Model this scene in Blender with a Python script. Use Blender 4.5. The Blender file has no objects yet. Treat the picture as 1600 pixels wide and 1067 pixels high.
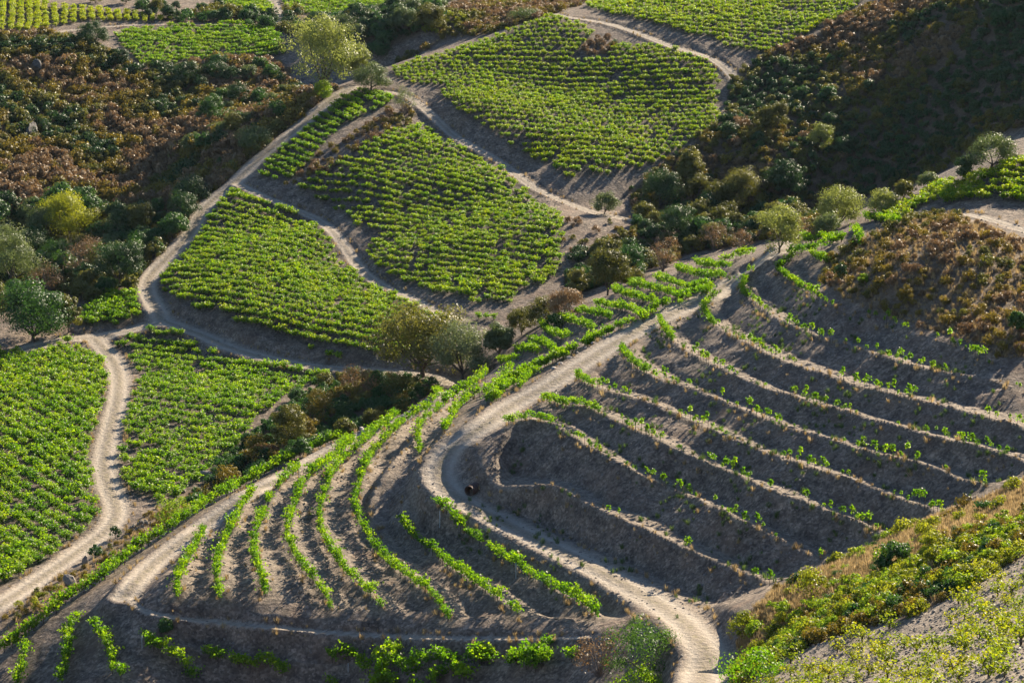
import bpy, math, random
import numpy as np
from mathutils import Vector

# ------------------------------------------------------------------ camera, world, sun
SC = bpy.context.scene
COL = SC.collection
CAMZ = 60.0
FPX, CX, CY, PITCH = 3200.0, 800.0, 533.5, math.radians(13.0)
cd = bpy.data.cameras.new('camera'); cam = bpy.data.objects.new('camera', cd); COL.objects.link(cam)
cam.location = (0, 0, CAMZ); cam.rotation_euler = (math.radians(90) - PITCH, 0, 0)
cd.sensor_width = 36.0; cd.lens = 72.0; cd.clip_start = 1.0; cd.clip_end = 5000.0
SC.camera = cam

SUN_EL, SUN_AZ = math.radians(27.0), math.radians(35.0)     # azimuth from +Y (view) towards +X (right)
w = bpy.data.worlds.new('World'); SC.world = w; w.use_nodes = True
nt = w.node_tree; nt.nodes.clear()
sky = nt.nodes.new('ShaderNodeTexSky'); sky.sky_type = 'NISHITA'; sky.sun_disc = False
sky.sun_elevation = SUN_EL; sky.sun_rotation = SUN_AZ
sky.air_density = 1.0; sky.dust_density = 0.3; sky.ozone_density = 4.0
bg = nt.nodes.new('ShaderNodeBackground'); bg.inputs['Strength'].default_value = 0.062
wo = nt.nodes.new('ShaderNodeOutputWorld')
nt.links.new(sky.outputs[0], bg.inputs[0]); nt.links.new(bg.outputs[0], wo.inputs[0])
sl = bpy.data.lights.new('sun', 'SUN'); sl.energy = 5.0; sl.angle = math.radians(0.55); sl.color = (1.0, 0.86, 0.66)
so = bpy.data.objects.new('sun', sl); COL.objects.link(so)
sd = Vector((math.sin(SUN_AZ) * math.cos(SUN_EL), math.cos(SUN_AZ) * math.cos(SUN_EL), math.sin(SUN_EL)))
so.rotation_euler = sd.to_track_quat('Z', 'Y').to_euler(); so.location = (60, 40, 160)
SC.view_settings.view_transform = 'Standard'; SC.view_settings.look = 'None'
SC.view_settings.exposure = 1.4; SC.view_settings.gamma = 1.0; SC.view_settings.use_curve_mapping = False
SC.render.engine = 'CYCLES'
SC.cycles.max_bounces = 6; SC.cycles.diffuse_bounces = 3; SC.cycles.transmission_bounces = 4; SC.cycles.glossy_bounces = 2

RNG = np.random.default_rng(7)
random.seed(7)

# ------------------------------------------------------------------ base terrain from surveyed spot heights
def rays(px, py):
    px = np.asarray(px, float); py = np.asarray(py, float)
    a = (px - CX) / FPX; b = -(py - CY) / FPX
    d = np.stack([a, np.cos(PITCH) + b * np.sin(PITCH), -np.sin(PITCH) + b * np.cos(PITCH)], -1)
    return d / np.linalg.norm(d, axis=-1, keepdims=True)

# sight lines (column, row, range in metres) of spot heights
S = """690 740 146;680 744 146;693 721 147;746 670 149;867 596 158;933 553 163;1000 513 168;1050 489 171;1133 449 175;1200 396 178;1240 382 181
767 808 141;867 858 134;1000 928 126;1040 1000 117;1095 1060 110;735 768 142.5;853 760 140.3
790 660 149;868 668 146.6;1060 772 136;1200 838 127.8;953 808 134;1300 885 124
1380 838 124;1199 768 131;1040 700 139;915 635 149;860 634 152
1466 804 124.0;1266 734 133.1;1058 656 144.6;900 590 157.2
1540 763 126.0;1366 711 133.1;1166 646 143.3;970 548 162.6
1600 724 127.9;1366 660 137.1;1153 593 148.3;1035 505 168.8
1600 670 131.7;1400 620 139.9;1204 562 150.2;1100 476 172.9
1570 603 138.7;1410 570 144.9;1250 518 155.2;1158 450 177.0
1530 565 142.8;1366 500 154.2;1240 444 169.8
1300 430 168;1480 334 177;1400 390 163;1400 352 173;1550 450 154;1400 440 156.5;1600 360 168;1600 247 185;1466 287 190;1356 347 187;1300 379 180;1253 377 181;1600 215 200;1450 290 197;1600 520 145
1300 330 245;1500 260 238;1600 195 238;1600 100 252;1600 0 266;1450 150 258;1350 50 282;1350 0 296;1250 250 250;1200 130 272;1150 330 242;1050 350 240;1480 40 272;1300 150 265
1600 1067 63;1450 1067 71;1300 1067 83;1150 1060 104;1600 900 92;1600 790 110;1600 750 118;1400 860 113;1290 890 119;1206 915 123;1130 975 114;1400 1000 89;1250 1000 98;1500 830 108
930 968 124;686 811 142;630 824 143;810 964 127;553 808 146.5;700 971 128.5;583 721 157.5;688 622 176;630 666 166
497 814 146;603 958 131;554 706 159.5;450 830 144.5;517 958 132.5;500 738 156;400 850 143;417 941 133.5;467 738 156.5;340 870 141.5;344 941 134;394 771 153.5;294 881 141;277 941 134.5;318 828 148
200 925 138;234 888 142.5;317 825 150;400 768 158.5;467 735 162.5;550 688 170;640 648 180;720 610 187
758 590 177;700 630 168;656 696 152;800 580 172;716 640 160;838 586 164
800 560 182;828 540 184;870 502 188;960 460 193;1026 440 195;1088 416 196;1128 412 193;1176 398 187
830 500 203;950 440 212;1050 400 222;1180 350 232
650 575 197;720 580 192;580 640 187;450 690 181;330 770 170;220 830 160;110 910 150;30 970 143
0 945 147;67 901 153;147 844 161;177 795 168;160 728 178;187 607 199;160 543 214;0 700 184;0 540 216;80 820 165
530 576 201;400 556 206;317 523 213;257 503 217;240 476 222;224 446 228;267 399 236;310 337 245;367 287 252;417 237 258;467 200 263;534 143 272
300 650 189;400 630 191;250 750 174;300 490 217;400 500 211;284 476 218.5;320 494 215;560 540 203;450 400 228;380 310 247;500 350 240;600 460 217;680 490 209
417 310 246;514 356 236;553 409 228;593 446 220
600 400 226;700 460 213;800 440 215;876 416 218;870 340 230;700 330 237;560 300 243;650 205 258;780 270 246
656 163 266;700 207 260;800 267 249;893 320 239;990 343 233;717 180 261;783 217 254;867 263 246.5;967 270 246
850 150 270;700 110 278;866 30 292;1050 100 276;1110 200 258;1000 180 263;910 30 293;1017 60 285;1116 93 277;1100 30 292;1250 50 286;1000 5 302
300 240 268;350 200 278;280 270 268;200 330 258;100 400 247;30 480 228;150 440 236;430 160 290;480 130 297;590 62 304.5
150 250 275;50 300 262;100 150 292;20 200 280;100 80 302;200 110 300;300 160 292
310 70 312;400 60 315;250 100 303;100 48 315;300 40 320;450 30 330;550 30 332;50 20 325;0 0 335;380 8 340;550 10 342;706 0 345;700 60 300;800 20 312;650 90 285;590 100 301;640 45 305;680 25 309
284 965 133.5;534 988 130.5;733 996 126;867 996 123;917 995 121
300 1010 133.3;534 1040 130.5;420 1030 131.6;420 978 131.3;733 1040 125.5;900 1040 120.5;147 998 136;187 1065 130.5;114 978 139;103 1065 134;30 1060 137;67 978 141;160 908 145;267 831 153.5;361 775 161;600 1060 127.5;800 1060 122.5;960 1040 117.5"""
P = np.array([[float(v) for v in q.split()] for q in S.replace('\n', ';').split(';')])
ctrl = rays(P[:, 0], P[:, 1]) * P[:, 2:3]
outer = np.array([(-120, 150, -50), (-75, 180, -49), (-130, 250, -36), (-110, 300, -24), (-130, 330, -14), (-60, 360, -16), (0, 460, 16), (-150, 450, 20), (150, 460, 62), (125, 350, 34), (118, 290, 22), (120, 250, 4),  # unseen land; right-hand heights shaped to shade the upper slope and light the rims
                  (115, 200, -24), (95, 150, -34), (80, 110, -34), (45, 62, -24), (30, 30, -16), (0, 0, -7), (0, 45, -32), (-30, 75, -46), (-60, 120, -53), (-60, 60, -50), (-120, 60, -48), (60, 0, 4), (-60, 0, -28),
                  (50, 160, -30.5), (62, 190, -27), (60, 130, -35), (38, 128, -34.2), (36, 120, -35.3), (45, 140, -32.2), (-300, 200, -30), (-300, 450, 40), (320, 450, 95), (320, 150, 20), (-250, 0, -40), (250, 0, 20), (0, 650, 60), (-300, 700, 80), (320, 700, 120)], float)
C3 = np.vstack([ctrl, outer]); L0 = 100.0
def U(r2): return np.where(r2 > 1e-12, r2 * np.log(np.maximum(r2, 1e-12)), 0.0)
def tps_fit(xy, z, lam):
    n = len(xy); q = xy / L0
    K = U(((q[:, None] - q[None]) ** 2).sum(-1)) + lam * np.eye(n)
    A = np.zeros((n + 3, n + 3)); A[:n, :n] = K; A[:n, n:] = np.c_[np.ones(n), q]; A[n:, :n] = A[:n, n:].T
    return q, np.linalg.solve(A, np.r_[z, 0, 0, 0])
TQ, TW = tps_fit(C3[:, :2], C3[:, 2] + CAMZ, 2e-4)
def tps(x, y):
    s = x.shape; q = np.c_[x.ravel(), y.ravel()] / L0; out = np.empty(len(q))
    for i in range(0, len(q), 20000):
        b = q[i:i + 20000]
        r2 = (b[:, :1] - TQ[:, 0]) ** 2 + (b[:, 1:] - TQ[:, 1]) ** 2
        out[i:i + 20000] = U(r2) @ TW[:-3] + TW[-3] + b @ TW[-2:]
    return out.reshape(s)
class Grid:                                                    # bilinear look-up on a non-uniform grid
    def __init__(s, X, Y, Z): s.X, s.Y, s.Z = X, Y, Z
    def __call__(s, x, y):
        x = np.asarray(x, float); y = np.asarray(y, float)
        i = np.clip(np.searchsorted(s.X, x) - 1, 0, len(s.X) - 2); j = np.clip(np.searchsorted(s.Y, y) - 1, 0, len(s.Y) - 2)
        u = np.clip((x - s.X[i]) / (s.X[i + 1] - s.X[i]), 0, 1); v = np.clip((y - s.Y[j]) / (s.Y[j + 1] - s.Y[j]), 0, 1)
        Z = s.Z
        return (Z[j, i] * (1 - u) + Z[j, i + 1] * u) * (1 - v) + (Z[j + 1, i] * (1 - u) + Z[j + 1, i + 1] * u) * v
bx = np.arange(-110, 111, 1.0); by = np.arange(20, 420, 1.0)
BASE = Grid(bx, by, tps(*np.meshgrid(bx, by)))
def cast(px, py, g=None):
    g = g or BASE
    d = rays(px, py); n = len(d); r = np.full(n, 55.0); done = np.zeros(n, bool); hit = np.full(n, 400.0)
    st = 0.5
    while r[0] < 400:
        p = d * r[:, None]
        below = (p[:, 2] + CAMZ) < g(p[:, 0], p[:, 1])
        new = below & ~done; hit[new] = r[new]; done |= below
        if done.all(): break
        r = r + st
    lo = hit - st; hi = hit.copy()
    for _ in range(14):
        m = (lo + hi) / 2; p = d * m[:, None]; bl = (p[:, 2] + CAMZ) < g(p[:, 0], p[:, 1])
        hi = np.where(bl, m, hi); lo = np.where(bl, lo, m)
    p = d * hi[:, None]
    return p[:, :2], hi
def pts(s): return [tuple(float(v) for v in q.split()) for q in s.split(',')]
def dens(p, step, closed=False):
    p = np.array(p, float); o = []
    if closed: p = np.vstack([p, p[:1]])
    for a, b in zip(p[:-1], p[1:]):
        n = max(1, int(np.hypot(*(b - a)) / step)); t = np.arange(n)[:, None] / n
        o.append(a + (b - a) * t)
    if not closed: o.append(p[-1:])
    return np.vstack(o)
def smooth(p, it=2):
    p = np.array(p, float)
    for _ in range(it):
        q = p.copy(); q[1:-1] = .25 * p[:-2] + .5 * p[1:-1] + .25 * p[2:]; p = q
    return p
def wline(s, step=10.0, it=3):
    q = smooth(dens(pts(s), step), it); return cast(q[:, 0], q[:, 1])[0]
def wpoly(s, step=14.0):
    q = dens(pts(s), step, True); return cast(q[:, 0], q[:, 1])[0]

# ------------------------------------------------------------------ survey lines: tracks, terrace rims, plots
TRACKS = [  # (line, half width, label)
 ("1098 1110,1098 1066,1108 1015,1066 966,1000 926,933 888,867 856,817 832,767 806,733 789,700 768,682 744,690 721,700 703,746 670,800 633,867 596,933 553,1000 513,1050 489,1086 474,1133 449,1176 419,1200 396,1240 381", 1.35, 'pale gravel track that bends round the terraced spur and climbs its crest'),
 ("195 932,204 918,234 886,274 853,317 823,361 790,400 766,467 733,510 708,550 688,596 668,640 649,680 629,720 608,745 592", 1.05, 'gravel track ending in a turn left of the lowest vine rows'),
 ("200 935,215 950,234 958,284 966,367 974,467 984,534 989,633 995,733 997,867 997,920 994", 0.28, 'narrow footpath along the lip of the bank below the curved rows'),
 ("700 598,676 588,600 580,533 576,467 570,400 556,350 540,317 523,284 513,257 501,240 476,226 448,240 423,267 399,300 363,310 337,334 310,367 287,384 267,417 237,467 200,500 170,534 144,553 136", 1.15, 'stony track climbing the ridge between scrub ravine and vine plots'),
 ("250 504,200 517,150 526,100 530,40 545", 1.5, 'wide dirt junction above the lower left vine plot'),
 ("150 530,163 545,186 572,188 607,180 647,170 683,162 728,170 761,186 795,177 821,147 844,110 871,67 901,33 924,-10 950", 1.08, 'dusty track between the two lower left vine plots'),
 ("372 288,417 310,467 329,510 350,528 370,540 385,553 409,573 430,596 447,633 462,680 486,720 500", 0.75, 'overgrown path between the middle vine plots'),
 ("600 143,633 148,656 163,683 187,700 207,733 227,767 243,800 267,823 287,853 303,893 320,925 332,955 338,990 344", 0.75, 'dusty path below the large upper vine plot'),
 ("865 22,877 27,910 30,950 37,983 47,1017 60,1067 80,1086 83,1116 93,1139 110,1150 125", 0.85, 'pale path below the top right vine plot'),
 ("0 54,67 53,117 47,167 42,233 38,333 39,434 36,467 33,534 31,573 29", 0.95, 'distant dirt track along the top left vine plots'),
 ("437 34,434 13,424 -5", 0.8, 'distant dirt track branching up between the far plots'),
 ("1478 333,1500 334,1527 337,1560 346,1600 360,1640 375", 0.7, 'pale path below the vines on the right hand hill'),
]
RIM_R = [  # right-hand terrace rims, highest first
 "1214 428,1240 444,1260 460,1278 471,1310 485,1341 494,1366 500,1384 507,1409 514,1440 523,1456 530,1488 541,1506 549,1530 565,1560 580",
 "1172 436,1158 450,1156 460,1172 472,1186 482,1206 498,1228 508,1250 518,1278 530,1299 536,1349 549,1410 570,1466 583,1533 593,1570 603,1600 612",
 "1116 462,1100 476,1098 492,1108 508,1130 522,1146 530,1174 544,1204 560,1233 570,1280 586,1333 603,1400 620,1466 636,1533 653,1600 670,1640 681",
 "1030 502,1038 522,1050 538,1068 550,1099 566,1153 593,1200 613,1253 626,1306 643,1366 660,1426 676,1483 690,1533 703,1600 724,1640 735",
 "970 548,982 570,1002 584,1030 596,1066 605,1116 626,1166 646,1213 666,1266 680,1316 696,1366 711,1450 731,1500 751,1540 763",
 "900 588,906 600,930 608,960 616,1000 628,1030 640,1066 655,1116 678,1166 698,1190 711,1266 734,1333 754,1400 781,1466 804",
 "846 628,860 634,890 636,915 638,940 649,975 668,1015 685,1040 698,1066 711,1133 738,1199 768,1266 791,1333 818,1380 838",
 "788 660,820 660,845 660,870 668,890 683,915 700,953 720,990 740,1023 755,1066 774,1133 804,1200 838,1253 864,1285 877",
 "733 768,778 765,853 760,878 765,910 788,953 808,990 823,1040 848,1066 858,1116 881,1166 901,1206 916",
 "720 782,767 808,817 834,867 857,933 889,1000 928,1066 968",
]
RIM_L = [  # left-hand terrace rims, highest first
 "800 636,746 673,700 706,682 744,700 774,767 816,817 844,867 868,933 900,1000 940,1040 968",
 "694 678,686 700,676 745,682 790,686 811,733 844,780 874,833 908,867 928,900 941,932 970",
 "740 622,716 640,708 656,694 678,664 720,636 770,626 800,630 824,643 844,673 864,700 891,733 911,767 934,812 966",
 "758 590,730 612,700 630,684 646,660 664,644 690,606 730,580 775,574 800,586 838,610 872,643 904,680 936,704 973",
 "688 622,656 646,630 666,606 688,586 708,574 728,564 750,556 780,553 808,570 834,586 864,610 891,643 914,680 941,700 971",
 "620 654,588 678,564 700,540 722,520 742,507 778,497 814,504 844,520 870,534 895,553 911,583 938,604 960",
 "550 690,530 712,500 738,474 758,467 778,457 808,447 844,460 875,484 908,507 931,518 960",
 "467 738,444 754,424 778,417 794,407 821,397 851,397 878,410 911,418 943",
 "394 771,384 784,370 814,360 838,344 871,337 901,344 943",
 "318 828,310 854,294 881,277 911,277 943",
]
ROWS_U = [  # short rows on the far side of the crest
 "782 572,796 568,808 564", "806 556,826 552,840 556", "828 540,852 544,866 556", "846 512,856 526,880 532,892 528", "870 502,892 508,916 514,926 520", "902 492,930 496,954 502", "930 480,966 486,990 491,1006 503",
 "960 460,986 470,1016 476,1030 480", "982 448,1016 456,1046 466,1074 472", "1026 440,1050 448,1080 456,1112 458", "1058 426,1084 434,1106 438,1136 440", "1088 416,1112 422,1136 422,1146 416", "1128 412,1146 406,1178 397",
]
HEDGE_A = "0 1020,35 1000,67 978,110 938,160 908,207 871,267 831,314 798,367 768,410 747,434 733,470 715,500 702,525 692,548 680"
HEDGE_B = "768 632,784 610,806 594,830 584,852 574,880 560,920 538,960 520,990 510,1012 499,1036 487,1072 471,1112 460"
ROWS_B = ["40 1016,34 1045,30 1075", "114 975,107 1011,103 1070", "147 994,174 1018,177 1045,190 1072", "222 1003,267 1031,305 1066", "322 1028,367 1041,417 1048,455 1066", "536 1040,575 1052,610 1056,650 1058,715 1066", "725 1050,770 1036,820 1038,875 1044"]
PLOTS = [  # name, polygon, pixel direction of rows, in-row, between rows, size, tint
 ('lower left plot', "0 546,40 538,80 536,97 535,117 545,160 558,177 574,170 600,166 640,158 680,150 712,150 744,165 784,147 822,117 849,83 872,50 889,40 902,0 916,-40 925,-40 546", ((0, 600), (160, 690)), 1.05, 1.25, 1.12, .35),
 ('plot right of the lower left track', "167 526,200 520,240 510,277 525,300 546,317 558,367 553,434 565,515 576,520 586,484 603,440 626,394 663,388 680,367 712,330 735,307 757,277 782,250 786,196 772,182 744,187 690,202 646,215 606,213 570,180 543", ((220, 600), (440, 625)), .98, 1.45, 1.06, .15),
 ('small triangular plot', "123 493,147 473,180 458,213 463,238 490,236 502,200 508,123 512", ((140, 490), (220, 505)), .9, 1.15, 1.25, .0),
 ('plot under the ridge track', "366 294,400 300,440 318,497 347,512 372,520 396,533 413,583 443,623 466,673 482,693 492,700 520,640 560,583 561,520 556,474 545,407 525,367 504,320 492,284 475,247 452,247 442,284 406,317 362,320 350,347 317", ((300, 420), (520, 462)), 1.0, 1.5, .98, .45),
 ('strip plot at the top of the ridge', "534 155,566 141,612 152,608 167,566 183,530 200,500 233,484 252,462 278,430 286,405 276,414 257,434 230,467 207,500 182", ((450, 235), (560, 282)), .95, 1.5, 1.02, .2),
 ('middle plot', "633 202,660 199,680 210,693 223,723 231,747 248,780 268,813 294,846 324,878 338,880 366,876 416,860 440,816 456,793 478,750 476,683 459,606 436,576 406,573 366,533 333,500 323,462 297,480 280,533 253,566 233,593 213", ((560, 320), (860, 352)), 1.0, 1.5, .92, .5),
 ('path end strip', "735 494,775 494,776 506,738 506", ((735, 500), (775, 502)), 1.0, 1.5, .92, .3),
 ('large upper plot', "606 113,650 97,720 77,766 63,800 47,850 30,866 25,900 37,928 54,905 80,915 92,937 90,973 70,1000 68,1067 85,1110 98,1124 127,1124 147,1116 167,1128 190,1110 207,1078 224,1020 262,966 272,917 279,883 277,867 264,823 247,783 217,733 190,717 180,706 163,690 153,680 137,633 130", ((700, 150), (1000, 172)), 1.05, 1.6, .92, .6),
 ('top right plot', "913 13,933 -6,1150 -10,1356 -4,1326 20,1273 50,1213 80,1180 88,1140 77,1110 60,1066 53,1047 47,1000 34,946 23", ((950, 10), (1200, 20)), 1.1, 1.7, .95, .6),
 ('far plot by the willow', "177 57,200 50,267 43,384 41,424 47,447 77,440 90,400 90,317 97,244 103,217 103,200 83", ((200, 80), (420, 84)), 1.0, 1.5, 1.0, .25),
 ('yellowing plot in the top left corner', "0 49,50 49,93 42,134 34,234 35,267 31,200 20,100 13,27 -4,0 -8,-30 -8,-30 49", ((20, 45), (24, 5)), .8, 1.55, .95, 1.0),
 ('far strip plot', "327 -6,350 10,417 23,430 13,424 -6", ((340, 5), (420, 9)), 1.0, 1.6, 1.0, .4),
 ('far plot behind the willow', "437 -6,450 20,500 26,533 24,580 20,610 10,706 3,720 -8", ((450, 12), (600, 8)), 1.0, 1.6, 1.0, .35),
 ('hill top plot on the right', "1640 240,1600 249,1567 259,1533 275,1466 289,1426 315,1383 335,1360 346,1378 352,1410 344,1440 322,1466 319,1533 312,1586 316,1640 322", ((1450, 308), (1580, 285)), 1.0, 1.35, 1.0, .65),
]
FG = "1165 1060,1240 1020,1330 985,1420 965,1500 925,1560 890,1640 850,1640 1110,1165 1110"
SCRUB_L = "-30 60,110 60,160 78,205 105,250 108,300 102,440 95,455 130,480 150,500 165,470 190,410 232,375 262,330 300,290 330,240 330,120 315,60 330,-30 345"
SCRUB_L2 = "-30 330,120 320,240 335,300 345,270 390,225 425,205 455,130 470,60 460,-30 500"
SCRUB_R = "1145 120,1200 88,1280 52,1360 5,1640 -20,1640 190,1560 215,1480 265,1400 300,1330 310,1280 370,1180 380,1080 395,990 430,900 460,880 440,900 400,990 360,1000 345,980 300,1020 270,1085 222,1130 190"
SCRUB_T = "640 92,700 62,760 55,850 26,905 10,925 -8,740 -8,690 20,660 50,690 60,600 105"
SCRUB_T2 = "245 30,330 14,420 26,455 20,500 32,560 32,640 18,690 8,700 30,640 62,600 80,560 60,470 60,430 45,300 42"
DOME = "1288 410,1340 378,1400 352,1470 332,1510 345,1560 360,1640 385,1640 560,1560 560,1500 530,1440 512,1380 492,1320 470,1285 440"
BANK = "1130 1005,1170 965,1210 925,1290 890,1380 850,1440 820,1540 780,1640 735,1640 850,1560 890,1500 925,1420 965,1330 985,1240 1020,1160 1062,1120 1062"
BANKTOP = "1130 1005,1170 965,1210 925,1290 890,1380 850,1440 820,1540 780,1640 735,1640 790,1560 815,1500 840,1430 875,1360 905,1290 945,1220 985,1160 1030"
RAVINE = "365 712,394 675,440 640,490 610,540 590,600 590,660 600,690 610,640 640,560 672,500 695,430 728,350 770,300 790,290 775"
VERGE = "0 965,60 925,120 890,180 850,215 815,250 790,300 775,290 805,240 840,190 880,130 915,70 960,0 1005"
RIDGE_V = "225 420,250 400,290 355,320 325,350 295,395 255,440 215,480 180,530 140,515 130,450 185,395 235,340 280,300 315,270 360,220 405"

# ------------------------------------------------------------------ the fine ground grid
def axis(*seg):
    o = []
    for a, b, s in seg: o.append(np.arange(a, b - 1e-6, s))
    return np.concatenate(o)
GX = axis((-420, -150, 18), (-150, -92, 4), (-92, -44, .42), (-44, 44, .18), (44, 92, .42), (92, 150, 4), (150, 421, 18))
GY = axis((-60, 40, 8), (40, 68, 2), (68, 190, .21), (190, 352, .42), (352, 430, 4), (430, 800, 20))
MX, MY = np.meshgrid(GX, GY)
cgx = axis((-420, -150, 18), (-150, -92, 4), (-92, 92, 1.0), (92, 150, 4), (150, 440, 18)); cgy = axis((-60, 40, 8), (40, 68, 2), (68, 352, 1.0), (352, 430, 4), (430, 821, 20))
H = Grid(cgx, cgy, tps(*np.meshgrid(cgx, cgy)))(MX, MY)
H0 = H.copy()
def noise2(x, y, sc, seed):
    r = np.random.default_rng(seed); T = r.random((256, 256))
    x = x / sc; y = y / sc; i = np.floor(x).astype(int); j = np.floor(y).astype(int); u = x - i; v = y - j
    u = u * u * (3 - 2 * u); v = v * v * (3 - 2 * v)
    g = lambda a, b: T[b % 256, a % 256]
    return (g(i, j) * (1 - u) + g(i + 1, j) * u) * (1 - v) + (g(i, j + 1) * (1 - u) + g(i + 1, j + 1) * u) * v - .5
def sst(a, b, x): t = np.clip((x - a) / (b - a), 0, 1); return t * t * (3 - 2 * t)
def in_poly(x, y, poly):
    c = np.zeros(x.shape, bool); n = len(poly)
    for i in range(n):
        x1, y1 = poly[i]; x2, y2 = poly[(i + 1) % n]
        if y1 == y2: continue
        m = ((y1 > y) != (y2 > y)); c ^= m & (x < (x2 - x1) * (y - y1) / (y2 - y1) + x1)
    return c
def near(line, x, y):                                          # distance to a polyline and height of the base at the nearest point
    best = np.full(x.shape, 1e9); bz = np.zeros(x.shape)
    lz = BASE(line[:, 0], line[:, 1])
    for k in range(len(line) - 1):
        a, b = line[k], line[k + 1]; d = b - a; L2 = max(d @ d, 1e-9)
        t = np.clip(((x - a[0]) * d[0] + (y - a[1]) * d[1]) / L2, 0, 1)
        e = np.hypot(x - a[0] - t * d[0], y - a[1] - t * d[1]); m = e < best
        best = np.where(m, e, best); bz = np.where(m, lz[k] + (lz[k + 1] - lz[k]) * t, bz)
    return best, bz
def window(p, mg):
    i0, i1 = np.searchsorted(GX, [p[:, 0].min() - mg, p[:, 0].max() + mg]); j0, j1 = np.searchsorted(GY, [p[:, 1].min() - mg, p[:, 1].max() + mg])
    return slice(max(j0, 0), j1), slice(max(i0, 0), i1)
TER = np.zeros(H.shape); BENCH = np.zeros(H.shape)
def terrace(up, lo, riser=.56):
    poly = np.vstack([up, lo[::-1]]); sl = window(poly, 1.0); x, y = MX[sl], MY[sl]
    m = in_poly(x, y, poly)
    if not m.any(): return
    xs, ys = x[m], y[m]
    du, zu = near(up, xs, ys); dl, zl = near(lo, xs, ys)
    t = du / (du + dl + 1e-6)
    t = t + noise2(xs, ys, 2.2, 5) * .08 * np.minimum(t, 1 - t) * 4
    g = np.where(t < riser, sst(-.12, riser * 1.06, t) * .0 + np.clip(t / riser, 0, 1), 1.0)
    g = np.where(t < riser, g, 1.0 + .0 * t)
    e = sst(0, .12, t)
    h = zu + (zl - zu) * g
    # a small raised lip on the rim
    h = h + (.17 + .15 * noise2(xs, ys, 1.1, 8) + .14 * noise2(xs, ys, .45, 9)) * np.exp(-(dl / .6) ** 2) - .05 * np.exp(-((t - riser) / .1) ** 2)
    e1, _ = near(np.array([up[0], lo[0]]), xs, ys); e2, _ = near(np.array([up[-1], lo[-1]]), xs, ys)
    wgt = sst(0, 2.2, e1) * sst(0, 1.6, e2)
    hb = H[sl]; hb[m] = hb[m] * (1 - wgt) + h * wgt; H[sl] = hb
    tb = TER[sl]; tb[m] = np.maximum(tb[m], wgt * (t < riser)); TER[sl] = tb
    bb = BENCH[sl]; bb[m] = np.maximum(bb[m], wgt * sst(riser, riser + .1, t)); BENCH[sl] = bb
LR = [wline(s, 8, 2) for s in RIM_R]; LL = [wline(s, 8, 2) for s in RIM_L]
for k in range(len(LR) - 1): terrace(LR[k], LR[k + 1], .50 if k < len(LR) - 2 else .36)
for k in range(len(LL) - 1): terrace(LL[k], LL[k + 1], .46)
LIP = wline("215 950,234 958,284 966,367 974,467 984,534 989,633 995,733 997,867 997,920 994", 8, 2)
TOE = wline("190 985,234 1000,300 1014,400 1030,534 1046,633 1046,733 1044,867 1042,935 1030", 8, 2)
terrace(LIP, TOE, .8)
LUP = [wline(s, 6, 1) for s in ROWS_U]
for k in range(len(LUP) - 1): terrace(LUP[k + 1], LUP[k], .5)

for bu, bl in (("247 455,284 477,320 494,367 508,407 527,474 546,520 557,575 563", "240 478,257 503,284 515,317 525,350 541,400 557,467 571,533 577"),
               ("640 131,680 140,706 165,717 182,733 191,783 218,823 248,867 265,883 280", "633 148,656 163,683 187,700 207,733 227,767 243,800 267,823 287,853 303"),
               ("690 203,723 230,747 247,780 267,813 293,846 323,880 337", "690 203,723 230,747 247,780 267,813 293,846 323,880 337") if False else ("700 210,733 230,767 246,800 270,823 290,853 306,893 322", "690 226,722 247,745 262,778 281,808 306,838 330,872 344"),
               ("520 396,533 413,583 443,623 466", "505 388,520 416,570 450,612 474") if False else ("1010 40,1066 60,1110 68,1140 84", "1000 52,1060 76,1105 88,1132 104")): terrace(wline(bu, 8, 2), wline(bl, 8, 2), .7)
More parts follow.
